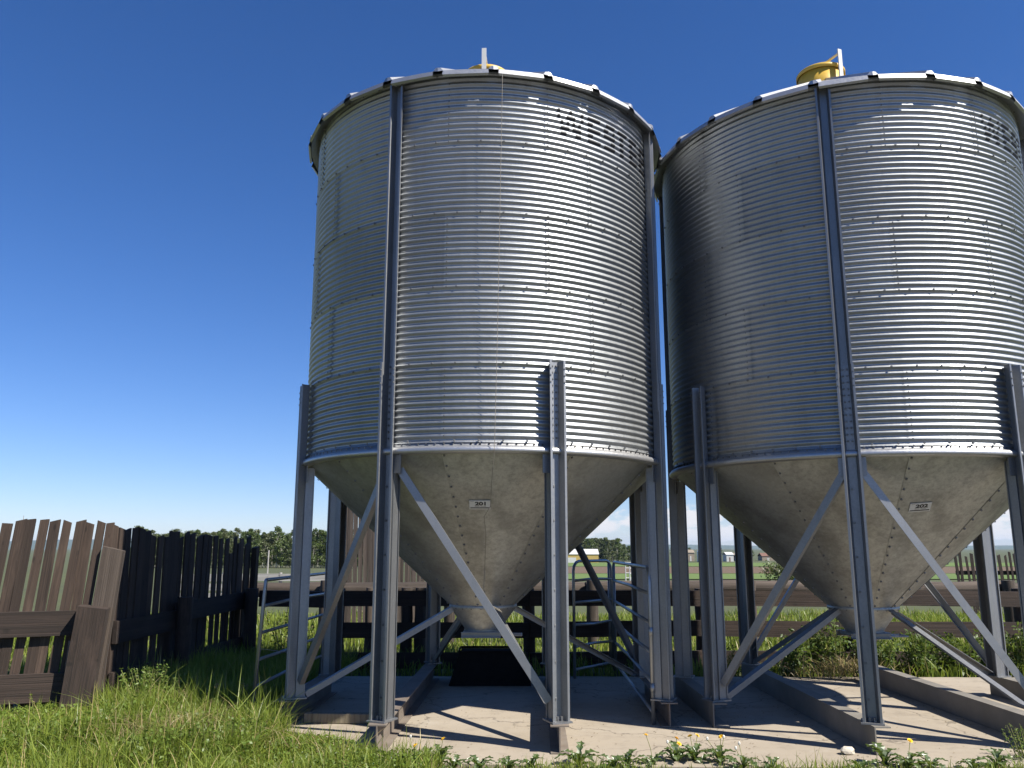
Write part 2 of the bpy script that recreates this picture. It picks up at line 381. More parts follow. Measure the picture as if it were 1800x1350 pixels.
def sheet_mesh(ring, a0, a1, off, fine):
    st = .5 if fine else 1.0
    n = int(math.ceil((a1 - a0 + 1.6) / st)); rows = NC * 8
    A = np.radians(a0 + np.arange(n + 1) * st); ph = np.arange(rows + 1) / 8.0
    bot = 0 if ring else 0
    r = RW + off + AMP * np.cos(2 * np.pi * ph)
    z = ZW + RING * ring + RING * ph / NC
    rr, aa = np.meshgrid(r, A); zz = np.tile(z, (n + 1, 1))
    V = np.stack([rr * np.sin(aa), -rr * np.cos(aa), zz], -1).reshape(-1, 3)
    i, k = np.meshgrid(np.arange(n), np.arange(rows), indexing='ij'); w = rows + 1
    F = np.stack([i * w + k, (i + 1) * w + k, (i + 1) * w + k + 1, i * w + k + 1], -1).reshape(-1, 4)
    me = bpy.data.meshes.new('wall_sheet'); me.from_pydata(V.tolist(), [], F.tolist())
    me.materials.append(M_WALL); me.materials.append(M_BLACK)
    if fine and ring == 4:
        mi = np.zeros(len(F), int)
        for idx, (ii, kk) in enumerate(zip(i.ravel(), k.ravel())):
            cn = round((kk + .5) / 8.0); fr = (kk + .5) / 8.0 - cn
            row = 7 - cn                                   # crests 7..3 of the top ring carry the letters
            if 0 <= row < 5 and -.42 < fr < .3:
                ad = int(math.floor((a0 + ii * st) * 2 + .5))
                if (row, ad) in PAINT: mi[idx] = 1
        me.polygons.foreach_set('material_index', mi.tolist())
    me.polygons.foreach_set('use_smooth', [True] * len(me.polygons)); me.update(); return me
ODD = [-64.5, -8.0, 20.5, 76.5, 146, 220]; EVEN = [-50, 34.5, 105, 175, 245]
def bolt(mb, a, r, z, s=.011, h=.011, tilt=0.):
    # hexagonal head whose axis points outward at angle a (radians), tilted down by tilt
    er = Vector((math.sin(a) * math.cos(tilt), -math.cos(a) * math.cos(tilt), -math.sin(tilt)))
    et = Vector((math.cos(a), math.sin(a), 0)); up = er.cross(et); c = Vector((r * math.sin(a), -r * math.cos(a), z))
    base = [c + (et * math.cos(k * math.pi / 3) + up * math.sin(k * math.pi / 3)) * s for k in range(6)]
    top = [q + er * h - (q - c) * .25 for q in base]
    mb.add(base + top, [(k, (k + 1) % 6, 6 + (k + 1) % 6, 6 + k) for k in range(6)] + [(6, 7, 8, 9, 10, 11)])
def hat(x_lip, x_top, x_web, y_web, y_lip, ret=.014):
    return [(-x_lip, y_lip + ret), (-x_lip, y_lip), (-x_top, y_lip), (-x_web, y_web), (x_web, y_web), (x_top, y_lip), (x_lip, y_lip), (x_lip, y_lip + ret)]
def member(mb, p0, p1, hint, w=.065, d=.05, t=.006):       # an angle iron from p0 to p1
    M = orient(p0, p1, hint); L = (Vector(p1) - Vector(p0)).length
    mb.prism(thick([(-w / 2, 0), (w / 2, 0), (w / 2, -d)], t), M, L)
def text_mesh(txt, size, mat):
    c = bpy.data.curves.new('lettering', 'FONT'); c.body = txt; c.size = size; c.align_x = 'CENTER'; c.align_y = 'CENTER'; c.offset = size * .045; c.extrude = .0008
    o = bpy.data.objects.new('lettering', c); COL.objects.link(o); bpy.context.view_layer.update()
    me = bpy.data.meshes.new_from_object(o.evaluated_get(bpy.context.evaluated_depsgraph_get()))
    bpy.data.objects.remove(o); me.materials.clear(); me.materials.append(mat); return me

MESH = {}
def bin_meshes():
    m = MESH
    m['sheets'] = []
    for ring in range(5):
        S = ODD if ring % 2 == 0 else EVEN
        for i, a in enumerate(S):
            b = S[(i + 1) % len(S)] + (360 if i == len(S) - 1 else 0)
            m['sheets'].append(sheet_mesh(ring, a, b, .0016 * i + (.0008 if ring % 2 else 0), ring == 4 and i in (2, 3)))
    mb = MB(); random.seed(5)
    for ring in range(6):
        n = 56
        for k in range(n):
            z = ZW + RING * ring + (.02 if ring == 0 else 0) - (.03 if ring == 5 else 0)
            bolt(mb, R_(k * 360 / n + 2), RW + AMP + .006, z, .0125, .012)
    for ring in range(5):
        for a in (ODD if ring % 2 == 0 else EVEN):
            for k in range(NC): bolt(mb, R_(a + .8), RW + AMP + .010, ZW + RING * ring + RING * k / NC, .0085, .0045)
    for k in range(210): bolt(mb, R_(k * 2.4), RW + .004, ZW - .012, .012, .008)
    m['bolts'] = mb.mesh('bolts', M_BOLT)
    # rim under the wall
    mb = MB(); mb.lathe([(2.06, 2.752), (2.12, 2.742), (2.185, 2.752), (2.197, 2.765), (2.194, 2.79), (2.178, 2.812), (2.137, 2.822), (2.137, 2.852), (2.122, 2.86), (2.10, 2.85)], 160)
    m['rim'] = mb.mesh('rim_ring', M_ROOF, True)
    # hopper panels
    r1, z1, r0, z0 = 2.115, 2.765, .365, 1.155
    mb = MB(); n = 14; vs_ = []; fs_ = []
    for i in range(n + 1):
        a = R_(36.8 * i / n); o = .005 * (1 - i / n)
        for k in range(9):
            t = k / 8; vs_.append(((r0 + (r1 - r0) * t + o) * math.sin(a), -(r0 + (r1 - r0) * t + o) * math.cos(a), z0 + (z1 - z0) * t - o * .3))
    for i in range(n):
        for k in range(8): fs_.append((i * 9 + k, (i + 1) * 9 + k, (i + 1) * 9 + k + 1, i * 9 + k + 1))
    mb.add(vs_, fs_); m['panel'] = mb.mesh('hopper_panel', M_CONE, True)
    mb = MB(); sl = math.atan2(r1 - r0, z1 - z0)
    for p in range(10):
        for k in range(17):
            t = .03 + .95 * k / 16; r = r0 + (r1 - r0) * t + .006
            bolt(mb, R_(-8 + 36 * p) + .022 / r, r, z0 + (z1 - z0) * t - .004, .013, .009, sl)
    for k in range(22): bolt(mb, R_(k * 360 / 22), .392, 1.148, .010, .01, .6)
    m['conebolts'] = mb.mesh('bolts', M_BOLT)
    mb = MB(); mb.lathe([(.36, 1.19), (.40, 1.185), (.402, 1.15), (.385, 1.135), (.215, .905), (.215, .885)], 40)
    m['collar'] = mb.mesh('outlet_collar', M_CONE, True)
    mb = MB()
    for y in (-.25, .19): mb.prism(thick([(0, 0), (.06, 0), (.06, .06), (0, .06)], .006), Matrix(((0, 0, 1, -.24), (1, 0, 0, y), (0, 1, 0, .815), (0, 0, 0, 1))), .46)
    mb.box((-.22, -.2, .84), (.22, .2, .882)); mb.box((.2, -.12, .825), (.34, .12, .84))
    m['slide'] = mb.mesh('slide_gate', M_LEG)
    mb = MB(); mb.tube([(.34, -.1, .832), (.46, -.1, .832), (.46, .1, .832), (.34, .1, .832)], .011, 8); m['slideh'] = mb.mesh('handle', M_LEG)
    # legs
    mb = MB(); mb.prism(thick(hat(.086, .064, .038, -2.152, -2.242), .005), Matrix.Translation((0, 0, .262)), 3.42); m['leg'] = mb.mesh('leg', M_LEG)
    mb = MB(); mb.prism(thick(hat(.074, .058, .05, -2.139, -2.05, -.012), -.005), Matrix.Translation((0, 0, .262)), 2.46); m['inner'] = mb.mesh('inner_channel', M_LEG)
    mb = MB(); mb.prism(thick(hat(.078, .058, .034, -2.146, -2.228), .004), Matrix.Translation((0, 0, 3.35)), 3.42); m['upper'] = mb.mesh('upper_leg', M_LEG)
    mb = MB(); mb.box((-.10, -2.27, .246), (.10, -2.03, .26)); m['plate'] = mb.mesh('base_plate', M_LEG)
    mb = MB()
    for k in range(12):
        for x in (-.02, .02): bolt(mb, x / 2.155, 2.158, ZW + .06 + RING / 12 * k, .011, .011)
    for k in range(7): bolt(mb, -.02 / 2.155, 2.158, .45 + .33 * k, .012, .01)
    for s in (-1, 1):
        for k in range(3): bolt(mb, s * .075 / 2.24, 2.243, 3.46 + .07 * k, .009, .009)
    for s in (-1, 1): mb.tube([(s * .02, -2.2, .258), (s * .02, -2.2, .30)], .012, 6)
    m['legbolts'] = mb.mesh('bolts', M_BOLT)
    mb = MB(); mb.box((-.13, -2.148, 2.56), (.13, -2.136, 2.745)); m['gusset'] = mb.mesh('gusset_plate', M_LEG)
    # roof panel, 15 degrees, centred on theta 0
    mb = MB(); vs_ = []; t75 = math.tan(R_(7.5)); rr = [.27, .9, 1.6, 2.255]
    def zr(r): return 6.80 + (2.255 - r) * .5774
    for r in rr:
        w = r * t75; b = min(.055, w * .35); c = min(.028, w * .18)
        for x, hh in ((-w, .034), (-w + c, .034), (-w + b, 0), (-w * .3, .004), (w * .3, .004), (w - b, 0), (w - c, .034), (w, .034)): vs_.append((x, -r, zr(r) + hh))
    fs_ = [(i * 8 + k, i * 8 + k + 1, (i + 1) * 8 + k + 1, (i + 1) * 8 + k) for i in range(3) for k in range(7)]
    w = 2.255 * t75
    i0 = len(vs_)
    vs_ += [(-w + .05, -2.275, 6.742), (-w * .3, -2.277, 6.742), (w * .3, -2.277, 6.742), (w - .05, -2.275, 6.742)]
    fs_ += [(24 + 2, 24 + 3, i0 + 1, i0), (24 + 3, 24 + 4, i0 + 2, i0 + 1), (24 + 4, 24 + 5, i0 + 3, i0 + 2)]
    i1 = len(vs_)
    vs_ += [(-w + .06, -2.25, 6.728), (-w * .3, -2.25, 6.728), (w * .3, -2.25, 6.728), (w - .06, -2.25, 6.728)]
    fs_ += [(i0 + k, i0 + k + 1, i1 + k + 1, i1 + k) for k in range(3)]
    i2 = len(vs_); vs_ += [(-w, -2.258, 6.79), (w, -2.258, 6.79)]          # each rib end is folded shut
    fs_ += [(24, 25, 26, i2), (31, 30, 29, i2 + 1)]
    mb.add(vs_, fs_); m['roof'] = mb.mesh('roof_panel', M_ROOF)
    mb = MB(); mb.lathe([(2.05, 6.80), (2.12, 6.83), (2.16, 6.81), (2.25, 6.775)], 96); m['soffit'] = mb.mesh('eave_ring', M_ROOF, True)
    mb = MB(); mb.lathe([(.29, 7.82), (.29, 8.06), (.27, 8.06), (.27, 7.82)], 40); m['lidcollar'] = mb.mesh('fill_collar', M_YELLOW, True)
    mb = MB(); mb.lathe([(.298, 8.04), (.312, 8.037), (.312, 8.085), (.302, 8.10), (.2, 8.135), (0.001, 8.145)], 40); m['lid'] = mb.mesh('fill_lid', M_YELLOW, True)
    mb = MB()
    for s in (-1, 1): mb.box((s * .36 - .008, -.03, 7.78), (s * .36 + .008, .03, 8.29))
    mb.box((-.352, -.02, 8.235), (.352, .02, 8.247)); m['hoop'] = mb.mesh('lid_bracket', M_FWHITE)
bin_meshes()
def ibeam(L, chan=False, h=.242, w=.17, t=.012):
    mb = MB(); M = Matrix(((1, 0, 0, 0), (0, 0, 1, -L), (0, 1, 0, .003), (0, 0, 0, 1)))
    if chan: poly = [(-.05, 0), (.12, 0), (.12, t), (-.05 + t, t), (-.05 + t, h - t), (.10, h - t), (.10, h), (-.05, h)]
    else: poly = [(-w / 2, 0), (w / 2, 0), (w / 2, t), (t / 2, t), (t / 2, h - t), (w / 2, h - t), (w / 2, h), (-w / 2, h), (-w / 2, h - t), (-t / 2, h - t), (-t / 2, t), (-w / 2, t)]
    mb.prism(poly, M, 2 * L); return mb
def make_bin(cx, cy, rz, label, number, hoop_a, chan, tag_th, tag_roll, zs=1.0):
    root = thing('hopper_bin', label, 'grain bin', (cx, cy, 0), R_(rz), 'pair of steel hopper bins'); root.scale.z = zs
    m = MESH
    for me in m['sheets']: link('wall_sheet', me, root)
    tag(link('bolt_rows', m['bolts'], root), None, kind='stuff')
    link('rim_ring', m['rim'], root)
    for k in range(10): link('hopper_panel', m['panel'], root, rot=(0, 0, R_(-8 + 36 * k)))
    tag(link('seam_bolts', m['conebolts'], root), None, kind='stuff')
    link('outlet_collar', m['collar'], root)
    sg = link('slide_gate', m['slide'], root); link('handle', m['slideh'], sg)
    for i, a in enumerate(LEG_TH):
        lg = link('leg', m['leg'], root, rot=(0, 0, R_(a)))
        link('inner_channel', m['inner'], lg); link('base_plate', m['plate'], lg); link('gusset_plate', m['gusset'], lg)
        tag(link('bolts', m['legbolts'], lg), None, kind='stuff')
        if i in TALL: link('upper_leg', m['upper'], lg)
    for k in range(24): link('roof_panel', m['roof'], root, rot=(0, 0, R_(5.3 - 7.5 + 15 * k)))
    link('eave_ring', m['soffit'], root)
    col = link('fill_collar', m['lidcollar'], root, (0, 0, .10 if chan else 0)); link('fill_lid', m['lid'], col)
    link('lid_bracket', m['hoop'], root, (0, 0, .07 if chan else 0), rot=(0, 0, R_(hoop_a)))
    for x, L in ((-.838, 2.17), (.838, 2.17), (-2.02, 1.0), (2.02, 1.0)):
        mb = ibeam(L, chan); link('skid_beam', mb.mesh('skid_beam', M_BEAM2 if chan else M_BEAM), root, (x, 0, 0))
    def P(a, r, z, tx=0): a = R_(a); return Vector((r * math.sin(a) + tx * math.cos(a), -r * math.cos(a) + tx * math.sin(a), z))
    for tall, shorts in ((1, (0, 2)), (5, (4, 6))):
        for sh in shorts:
            sgn = 1 if LEG_TH[sh] > LEG_TH[tall] else -1
            p0 = P(LEG_TH[tall], 2.10, 2.60, sgn * .09); p1 = P(LEG_TH[sh], 2.12, .42, -sgn * .075)
            mid = (p0 + p1) / 2; out = Vector((mid.x, mid.y, 0))
            mb = MB(); member(mb, p0, p1, out, .07, .055); link('brace', mb.mesh('brace', M_LEG), root)
    for sh in (0, 2, 4, 6):
        a = LEG_TH[sh]; p0 = P(a, .40, 1.155); p1 = P(a, 2.04, .30)
        mb = MB(); member(mb, p0, p1, (0, 0, 1), .075, .055); link('strut', mb.mesh('strut', M_LEG), root)
    # number plate on the hopper, front
    sl = math.atan2(2.115 - .365, 2.765 - 1.155)
    a = R_(tag_th); rp = 1.585; zp = 1.155 + (rp - .365) * (1.61 / 1.75)
    mb = MB(); mb.box((-.108, -.062, 0), (.108, .062, .003))
    pl = link('number_plate', mb.mesh('number_plate', M_PLATE), root)
    nrm = Vector((math.sin(a) * math.cos(sl), -math.cos(a) * math.cos(sl), -math.sin(sl))); xx = Vector((math.cos(a), math.sin(a), 0)); yy = nrm.cross(xx)
    Mx = Matrix((xx, yy, nrm)).transposed().to_4x4(); Mx.translation = Vector((rp * math.sin(a), -rp * math.cos(a), zp)) + nrm * .0075
    pl.matrix_local = Mx @ Matrix.Rotation(R_(tag_roll), 4, 'Z')
    link('digits', text_mesh(number, .066, M_BLACK), pl, (.012, .016, .0035), scale=(1.25, 1, 1))
    mb = MB(); mb.box((-.098, -.048, .003), (.098, -.036, .0045)); link('stripe', mb.mesh('stripe', M_BLACK), pl)
    mb = MB()
    for i in range(16):
        if i != 7: mb.box((-.05 + i * .0072, -.026, .003), (-.0455 + i * .0072, -.018, .004))
    for i in range(5): mb.box((-.095 + i * .008, .045, .003), (-.09 + i * .008, .051, .004))
    link('small_print', mb.mesh('small_print', M_BOLT), pl)
    return root
bin1 = make_bin(-.345, 10.2, -1.5, 'galvanised steel hopper bin with number plate 201 and a cord down its front', '201', 88, False, 2.0, 0)
bin2 = make_bin(4.16, 10.15, .4, 'galvanised steel hopper bin with number plate 202 on its hopper', '202', -68, True, 0.2, 6, .988)

# ------------------------------------------------------------------ cord, plank, block, stone
def build_small():
    def at(px, py, Y): return on_plane_y(px, py, Y)
    pts = [at(868, 118, 10.0) + Vector((0, 0, .02)), at(883, 131, 7.905), at(883, 145, 7.90), at(879, 350, 7.92), at(874, 600, 7.96), at(869, 790, 7.985), at(864, 850, 8.2)]
    pts += [at(862, 890, 8.50), at(851, 908, 8.57), at(854, 940, 8.72), at(852, 1000, 9.05), at(850, 1035, 9.0), at(858, 1062, 8.92)]
    mb = MB(); mb.tube(pts, .0028, 5)
    for k in range(6):
        a = k * 1.3; c = at(862 + 3 * k, 1066 + 1.5 * k, 8.75); mb.tube([c + Vector((-.03, 0, .015)), c + Vector((0, -.03, .02)), c + Vector((.03, 0, -.015))], .004, 5)
    tag(link('pull_cord', mb.mesh('pull_cord', M_CORD)), 'thin pale pull cord hanging from the lid of bin 201 to a brace', 'cord')
    mb = MB(); mb.box((-.42, -.05, 0), (.42, .05, .10)); me = mb.mesh('timber', M_TIMBER)
    bm = bmesh.new(); bm.from_mesh(me); bmesh.ops.bevel(bm, geom=bm.edges[:], offset=.006, segments=1, affect='EDGES'); bm.to_mesh(me); bm.free()
    tag(link('timber', me, None, (-1.80, 9.38, .004), (0, 0, R_(-4))), 'short pale squared timber lying on the pad between two skid beams of bin 201', 'timber')
    # tapered black block, its identity a guess, added behind the outlet
    t = thing('auger_boot', 'black tapered boot standing on the pad beneath the outlet of bin 201', 'boot', (-.30, 12.15, .004))
    mb = MB(); b, tp = (.56, .36), (.42, .26)
    mb.add([(-b[0], -b[1], 0), (b[0], -b[1], 0), (b[0], b[1], 0), (-b[0], b[1], 0), (-tp[0], -tp[1], .42), (tp[0], -tp[1], .42), (tp[0], tp[1], .42), (-tp[0], tp[1], .42)],
           [(0, 3, 2, 1), (0, 1, 5, 4), (1, 2, 6, 5), (2, 3, 7, 6), (3, 0, 4, 7), (4, 5, 6, 7)]); link('body', mb.mesh('body', M_DARKST), t)
    mb = MB(); mb.prism(thick([(-.44, -.28), (.44, -.28), (.44, .28), (-.44, .28), (-.44, -.275)], .015), Matrix.Translation((0, 0, .42)), .03); link('lip', mb.mesh('lip', M_DARKST), t)
    random.seed(21); mb = MB(); bm = bmesh.new(); bmesh.ops.create_icosphere(bm, subdivisions=2, radius=1)
    for v in bm.verts: v.co = Vector((v.co.x * .07, v.co.y * .05, v.co.z * .038)) * (1 + random.uniform(-.16, .16))
    me = bpy.data.meshes.new('stone'); bm.to_mesh(me); bm.free(); me.materials.append(M_STONE)
    tag(link('stone', me, None, (3.05, 8.02, .03), (0, .1, .3)), 'small pale stone lying on the pad edge in front of bin 202', 'stone')
build_small()

# ------------------------------------------------------------------ timber pieces
def board_mesh(seed, mat):
    random.seed(seed); bm = bmesh.new(); bmesh.ops.create_cube(bm, size=1.0)
    for v in bm.verts:
        v.co.z += .5
    bmesh.ops.bisect_plane(bm, geom=bm.verts[:] + bm.edges[:] + bm.faces[:], plane_co=(0, 0, .55), plane_no=(0, 0, 1))
    sk = random.uniform(-.012, .012); bw = random.uniform(-.25, .25)
    for v in bm.verts:
        if v.co.z > .9: v.co.z += sk * v.co.x * 2 + random.uniform(-.003, .003)
        elif v.co.z > .3: v.co.y += bw * .3; v.co.x += random.uniform(-.04, .04)
    me = bpy.data.meshes.new('board'); bm.to_mesh(me); bm.free(); me.materials.append(mat); return me
def log_mesh(seed, mat, n=10):
    random.seed(seed); mb = MB(); rings = []
    for i in range(6):
        cx, cy = random.uniform(-.04, .04), random.uniform(-.04, .04)
        rings += [(cx + .5 * (1 + random.uniform(-.1, .1)) * math.cos(2 * math.pi * k / n), cy + .5 * (1 + random.uniform(-.1, .1)) * math.sin(2 * math.pi * k / n), i / 5) for k in range(n)]
    fs_ = [(i * n + k, i * n + (k + 1) % n, (i + 1) * n + (k + 1) % n, (i + 1) * n + k) for i in range(5) for k in range(n)] + [tuple(range(n))[::-1], tuple(5 * n + k for k in range(n))]
    mb.add(rings, fs_); me = mb.mesh('log', mat); 
    for p in me.polygons[:-2]: p.use_smooth = True
    return me
BOARDS = {}
def variants(mat, kind='board', n=4):
    k = (mat.name, kind)
    if k not in BOARDS: BOARDS[k] = [(board_mesh if kind == 'board' else log_mesh)(50 + i * 7 + len(mat.name), mat) for i in range(n)]
    return BOARDS[k]
def piece(name, p0, p1, w, t, hint, mat, parent, kind='board'):
    M = orient(p0, p1, hint); L = (Vector(p1) - Vector(p0)).length
    o = link(name, random.choice(variants(mat, kind)), parent)
    o.matrix_local = Matrix.Translation(-parent.location) @ M @ Matrix.Diagonal((w, t, L, 1)); return o
V = Vector
def build_fences():
    # --- sunlit windbreak at the left
    a, b = V((-4.82, 9.86, 0)), V((-7.4, 9.10, 0)); d = (b - a).normalized(); nrm = V((-d.y, d.x, 0)) if (-d.y * 0 + d.x) < 0 else V((d.y, -d.x, 0))
    if nrm.y > 0: nrm = -nrm
    f = thing('windbreak_fence', 'sunlit brown windbreak fence of leaning boards with two rails and a stub post', 'fence', a)
    random.seed(31); L = (b - a).length; x = -.02; k = 0
    while x < L:
        w = random.uniform(.088, .112); lean = random.uniform(.11, .16); top = 2.13 + random.uniform(-.035, .03)
        p0 = a + d * (x + lean * .55) - nrm * random.uniform(.035, .055); p1 = p0 - d * lean * 1.15; p0.z = -.05; p1.z = top
        piece('board', p0, p1, w, .024, nrm, M_WOOD, f); x += w + random.choice((.008, .018, .03, .04)); k += 1
    for z, h in ((1.00, .27), (.31, .30)):
        p0 = a + d * .16 + V((0, 0, z)); p1 = a + d * L + V((0, 0, z - .02)); piece('rail', p0 + nrm * .02, p1 + nrm * .02, h, .055, nrm, M_WOODD, f)
    q = a + d * .02 + nrm * .10; piece('post', q + V((-.06, 0, -.1)), q + V((.05, 0, 1.18)), .31, .26, nrm, M_WOODD, f, 'board')
    q2 = a - d * .14 - nrm * .02; piece('post', q2 + V((-.13, -.02, -.1)), q2 + V((.02, 0, 1.83)), .24, .10, nrm, M_LOG, f)
    piece('cleat', a + d * .20 + nrm * .03 + V((0, 0, .42)), a + d * .19 + nrm * .03 + V((0, 0, .80)), .055, .04, nrm, M_WOODG, f)
    # --- shaded windbreak running back
    a, b = V((-4.70, 10.02, 0)), V((-4.36, 14.2, 0)); d = (b - a).normalized(); nrm = V((d.y, -d.x, 0))
    f = thing('windbreak_fence', 'dark windbreak fence of uneven boards in the shade, running back beside bin 201', 'fence', a)
    random.seed(77); L = (b - a).length; x = 0
    while x < L:
        w = random.uniform(.10, .15); lean = random.uniform(-.02, .06); top = 2.10 - .03 * x + random.choice((0, 0, -.03, -.08, .04, -.25 if random.random() < .3 else 0))
        p0 = a + d * (x + lean) - nrm * random.uniform(.03, .06); p1 = p0 - d * lean; p0.z = -.05; p1.z = top
        piece('board', p0, p1, w, .026, nrm, M_WOODD if random.random() < .8 else M_WOOD, f); x += w + random.choice((.006, .012, .02, .06, .09))
    for z, h, x0, x1 in ((.86, .26, .1, 1.6), (.98, .26, 1.6, L), (.28, .26, .1, L)):
        piece('rail', a + d * x0 + nrm * .02 + V((0, 0, z)), a + d * x1 + nrm * .02 + V((0, 0, z + .02)), h, .05, nrm, M_WOODD, f)
    for x in (1.6, 3.9): q = a + d * x + nrm * .14; piece('post', q + V((0, 0, -.1)), q + V((0, 0, 1.18)), .2, .2, nrm, M_WOODD, f, 'log')
    q = b + d * .12; piece('post', q + V((0, 0, -.1)), q + V((0, 0, 1.85)), .13, .09, nrm, M_WOOD, f)
    # --- heavy plank fence right behind the pad
    Y = 13.5; f = thing('corral_fence', 'dark corral fence of three heavy plank rails right behind the concrete pad', 'fence', (2.0, Y, 0)); random.seed(8)
    xs = [-4.15, -2.75, .28, 3.0, 5.35, 8.1, 10.8]
    for x in xs: piece('post', (x, Y + .16, -.1), (x + random.uniform(-.03, .03), Y + .16, 1.2), .2, .2, (0, -1, 0), M_WOODD, f, 'log')
    for z in (1.055, .585, .13):
        for i in range(1, len(xs) - 1):
            piece('rail', (xs[i] + .006, Y + random.uniform(-.01, .01), z + random.uniform(-.02, .02)), (xs[i + 1] - .006, Y, z + random.uniform(-.02, .02)), .235, .06, (0, -1, 0), M_WOODD, f)
    for z in (1.03,): piece('rail', (-4.1, 13.9, z), (-2.78, Y + .02, z), .25, .06, (0, -1, 0), M_WOODD, f)
    # --- log rail fence further back
    Y = 16.6; f = thing('log_fence', 'weathered log rail fence standing in grass behind the plank fence', 'fence', (0, Y, 0)); random.seed(9)
    xs = [-5.15, -3.6, -1.2, 1.55, 4.6, 6.9, 9.6, 12.4]
    for i, x in enumerate(xs): piece('post', (x, Y - .12, -.1), (x, Y - .12, 1.22), .23, .23, (0, -1, 0), M_LOG, f, 'log')
    for z, w in ((1.05, .28),):
        for i in range(len(xs) - 1):
            piece('rail', (xs[i] - .1, Y + .12, z + random.uniform(-.03, .03)), (xs[i + 1] + .1, Y + .12, z + random.uniform(-.03, .03)), w, w * .9, (0, -1, 0), M_LOG, f, 'log')
    # --- tall sunlit windbreak
    a, b = V((-3.95, 19.4, 0)), V((-1.85, 18.8, 0)); d = (b - a).normalized(); nrm = V((d.y, -d.x, 0))
    f = thing('windbreak_fence', 'tall pale brown windbreak of narrow upright slabs behind the log fence', 'fence', a); random.seed(14); L = (b - a).length; x = 0
    while x < L:
        w = random.uniform(.045, .075); top = 2.86 + random.uniform(-.1, .06) - .1 * x; lean = random.uniform(.02, .09)
        p0 = a + d * (x + lean); p1 = a + d * x; p0.z = -.05; p1.z = top
        piece('board', p0, p1, w, .03, nrm, M_WOODG, f); x += w + random.choice((.004, .01, .02))
    for z in (1.9, .8): piece('rail', a - nrm * .06 + V((0, 0, z)), b - nrm * .06 + V((0, 0, z)), .14, .05, nrm, M_WOOD, f)
    for k in range(2): piece('board', a + V((-.12 - .1 * k, .05, -.05)), a + V((.0 - .07 * k, .05, 2.95 - .1 * k)), .09, .03, nrm, M_WOODD, f)
    # --- four stub posts between
    random.seed(15)
    for k, (px, w) in enumerate(((652, .17), (716, .2), (741, .22), (690, .15))):
        p = on_plane_y(px, 1030, 14.6)
        o = link('round_post', variants(M_LOG, 'log')[k % 4], None, (p.x, 14.6, -.08), (0, 0, k), (w, w, 1.25))
        tag(o, 'short round post standing between the plank fence and the tall pale windbreak', 'post', 'stub posts behind the plank fence')
    # --- dark slat windbreak to the right
    a, b = V((13.3, 25.4, -.09)), V((17.4, 25.0, -.09)); d = (b - a).normalized(); nrm = V((d.y, -d.x, 0))
    f = thing('windbreak_fence', 'dark gappy windbreak of narrow slats beyond the log fence behind bin 202', 'fence', a); random.seed(24); L = (b - a).length; x = 0
    while x < L:
        w = random.uniform(.05, .085); lean = random.uniform(.02, .12); p0 = a + d * (x + lean); p1 = a + d * x; p0.z = -.1; p1.z = 1.68 + random.uniform(-.09, .08)
        piece('board', p0, p1, w, .03, nrm, M_WOODD, f); x += w + random.uniform(.05, .11)
    for z in (1.2, .4): piece('rail', a - nrm * .05 + V((0, 0, z)), b - nrm * .05 + V((0, 0, z)), .12, .05, nrm, M_WOODD, f)
    # --- bleached board fence far left
    Y = 36.; f = thing('board_fence', 'bleached white board pen fence in front of the aspen wood', 'fence', (-11, Y, ground_z(Y))); random.seed(25)
    xs = [-14.6, -12.2, -9.8, -7.4]
    for x in xs: piece('post', (x, Y, ground_z(Y) - .1), (x, Y, .82), .14, .14, (0, -1, 0), M_WOODW, f, 'log')
    for z, h in ((.62, .3), (.24, .28), (-.12, .18)):
        for i in range(3): piece('rail', (xs[i], Y - .1, z), (xs[i + 1] - .02, Y - .1, z + random.uniform(-.02, .02)), h, .05, (0, -1, 0), M_WOODW, f)
build_fences()

# ------------------------------------------------------------------ steel gates
def gate(label, p0, p1, h, nr, lean=(0, 0), mids=(.5,), corner=.12, r=.022, foot=0.0):
    p0, p1 = V(p0), V(p1); L = (p1 - p0).length; d = (p1 - p0).normalized()
    t = thing('tube_gate', label, 'gate', p0)
    def P(x, z): return d * x + V((lean[0] * z, lean[1] * z, z))
    zb = .12; c = corner; mb = MB()
    fr = [P(0, -.0 + foot)] + [P(0, h - c)] + [P(c * (1 - math.cos(a)), h - c + c * math.sin(a)) for a in (R_(30), R_(60), R_(90))]
    fr += [P(L - c * (1 - math.cos(a)), h - c + c * math.sin(a)) for a in (R_(90), R_(60), R_(30))] + [P(L, h - c), P(L, foot)]
    mb.tube(fr, r, 10); link('frame', mb.mesh('frame', M_GATE, True), t)
    for i in range(nr):
        z = zb + (h - .28 - zb) * i / (nr - 1); mb = MB(); sag = .02 * math.sin(i * 2.1)
        mb.tube([P(.0, z), P(L * .5, z + sag), P(L, z)], r * .92, 8); link('rail', mb.mesh('rail', M_GATE, True), t)
    for x in mids:
        mb = MB(); mb.tube([P(L * x, zb), P(L * x, h)], r * .7, 8); link('upright', mb.mesh('upright', M_GATE, True), t)
    return t
g = gate('long steel tube gate standing along the inside of the legs facing bin 202', (1.50, 9.30, .004), (1.57, 13.15, .004), 1.62, 5, mids=(.97,), corner=.16)
for z in (.9, .32):
    mb = MB(); mb.tube([(0, 0, z), (0, 0, z + .09)], .027, 10); link('sleeve', mb.mesh('sleeve', M_GATE, True), g)
gate('short bow-topped tube panel meeting the far end of the long gate', (.90, 12.45, .004), (1.54, 13.22, .004), 1.64, 5, mids=(.93,), corner=.14)
g = gate('leaning tube gate tied with wire to a leg of bin 201 over the grass', (-2.78, 9.35, -.03), (-2.66, 12.0, -.03), 1.52, 5, lean=(.05, .0), mids=(.62,), corner=.02, r=.02)
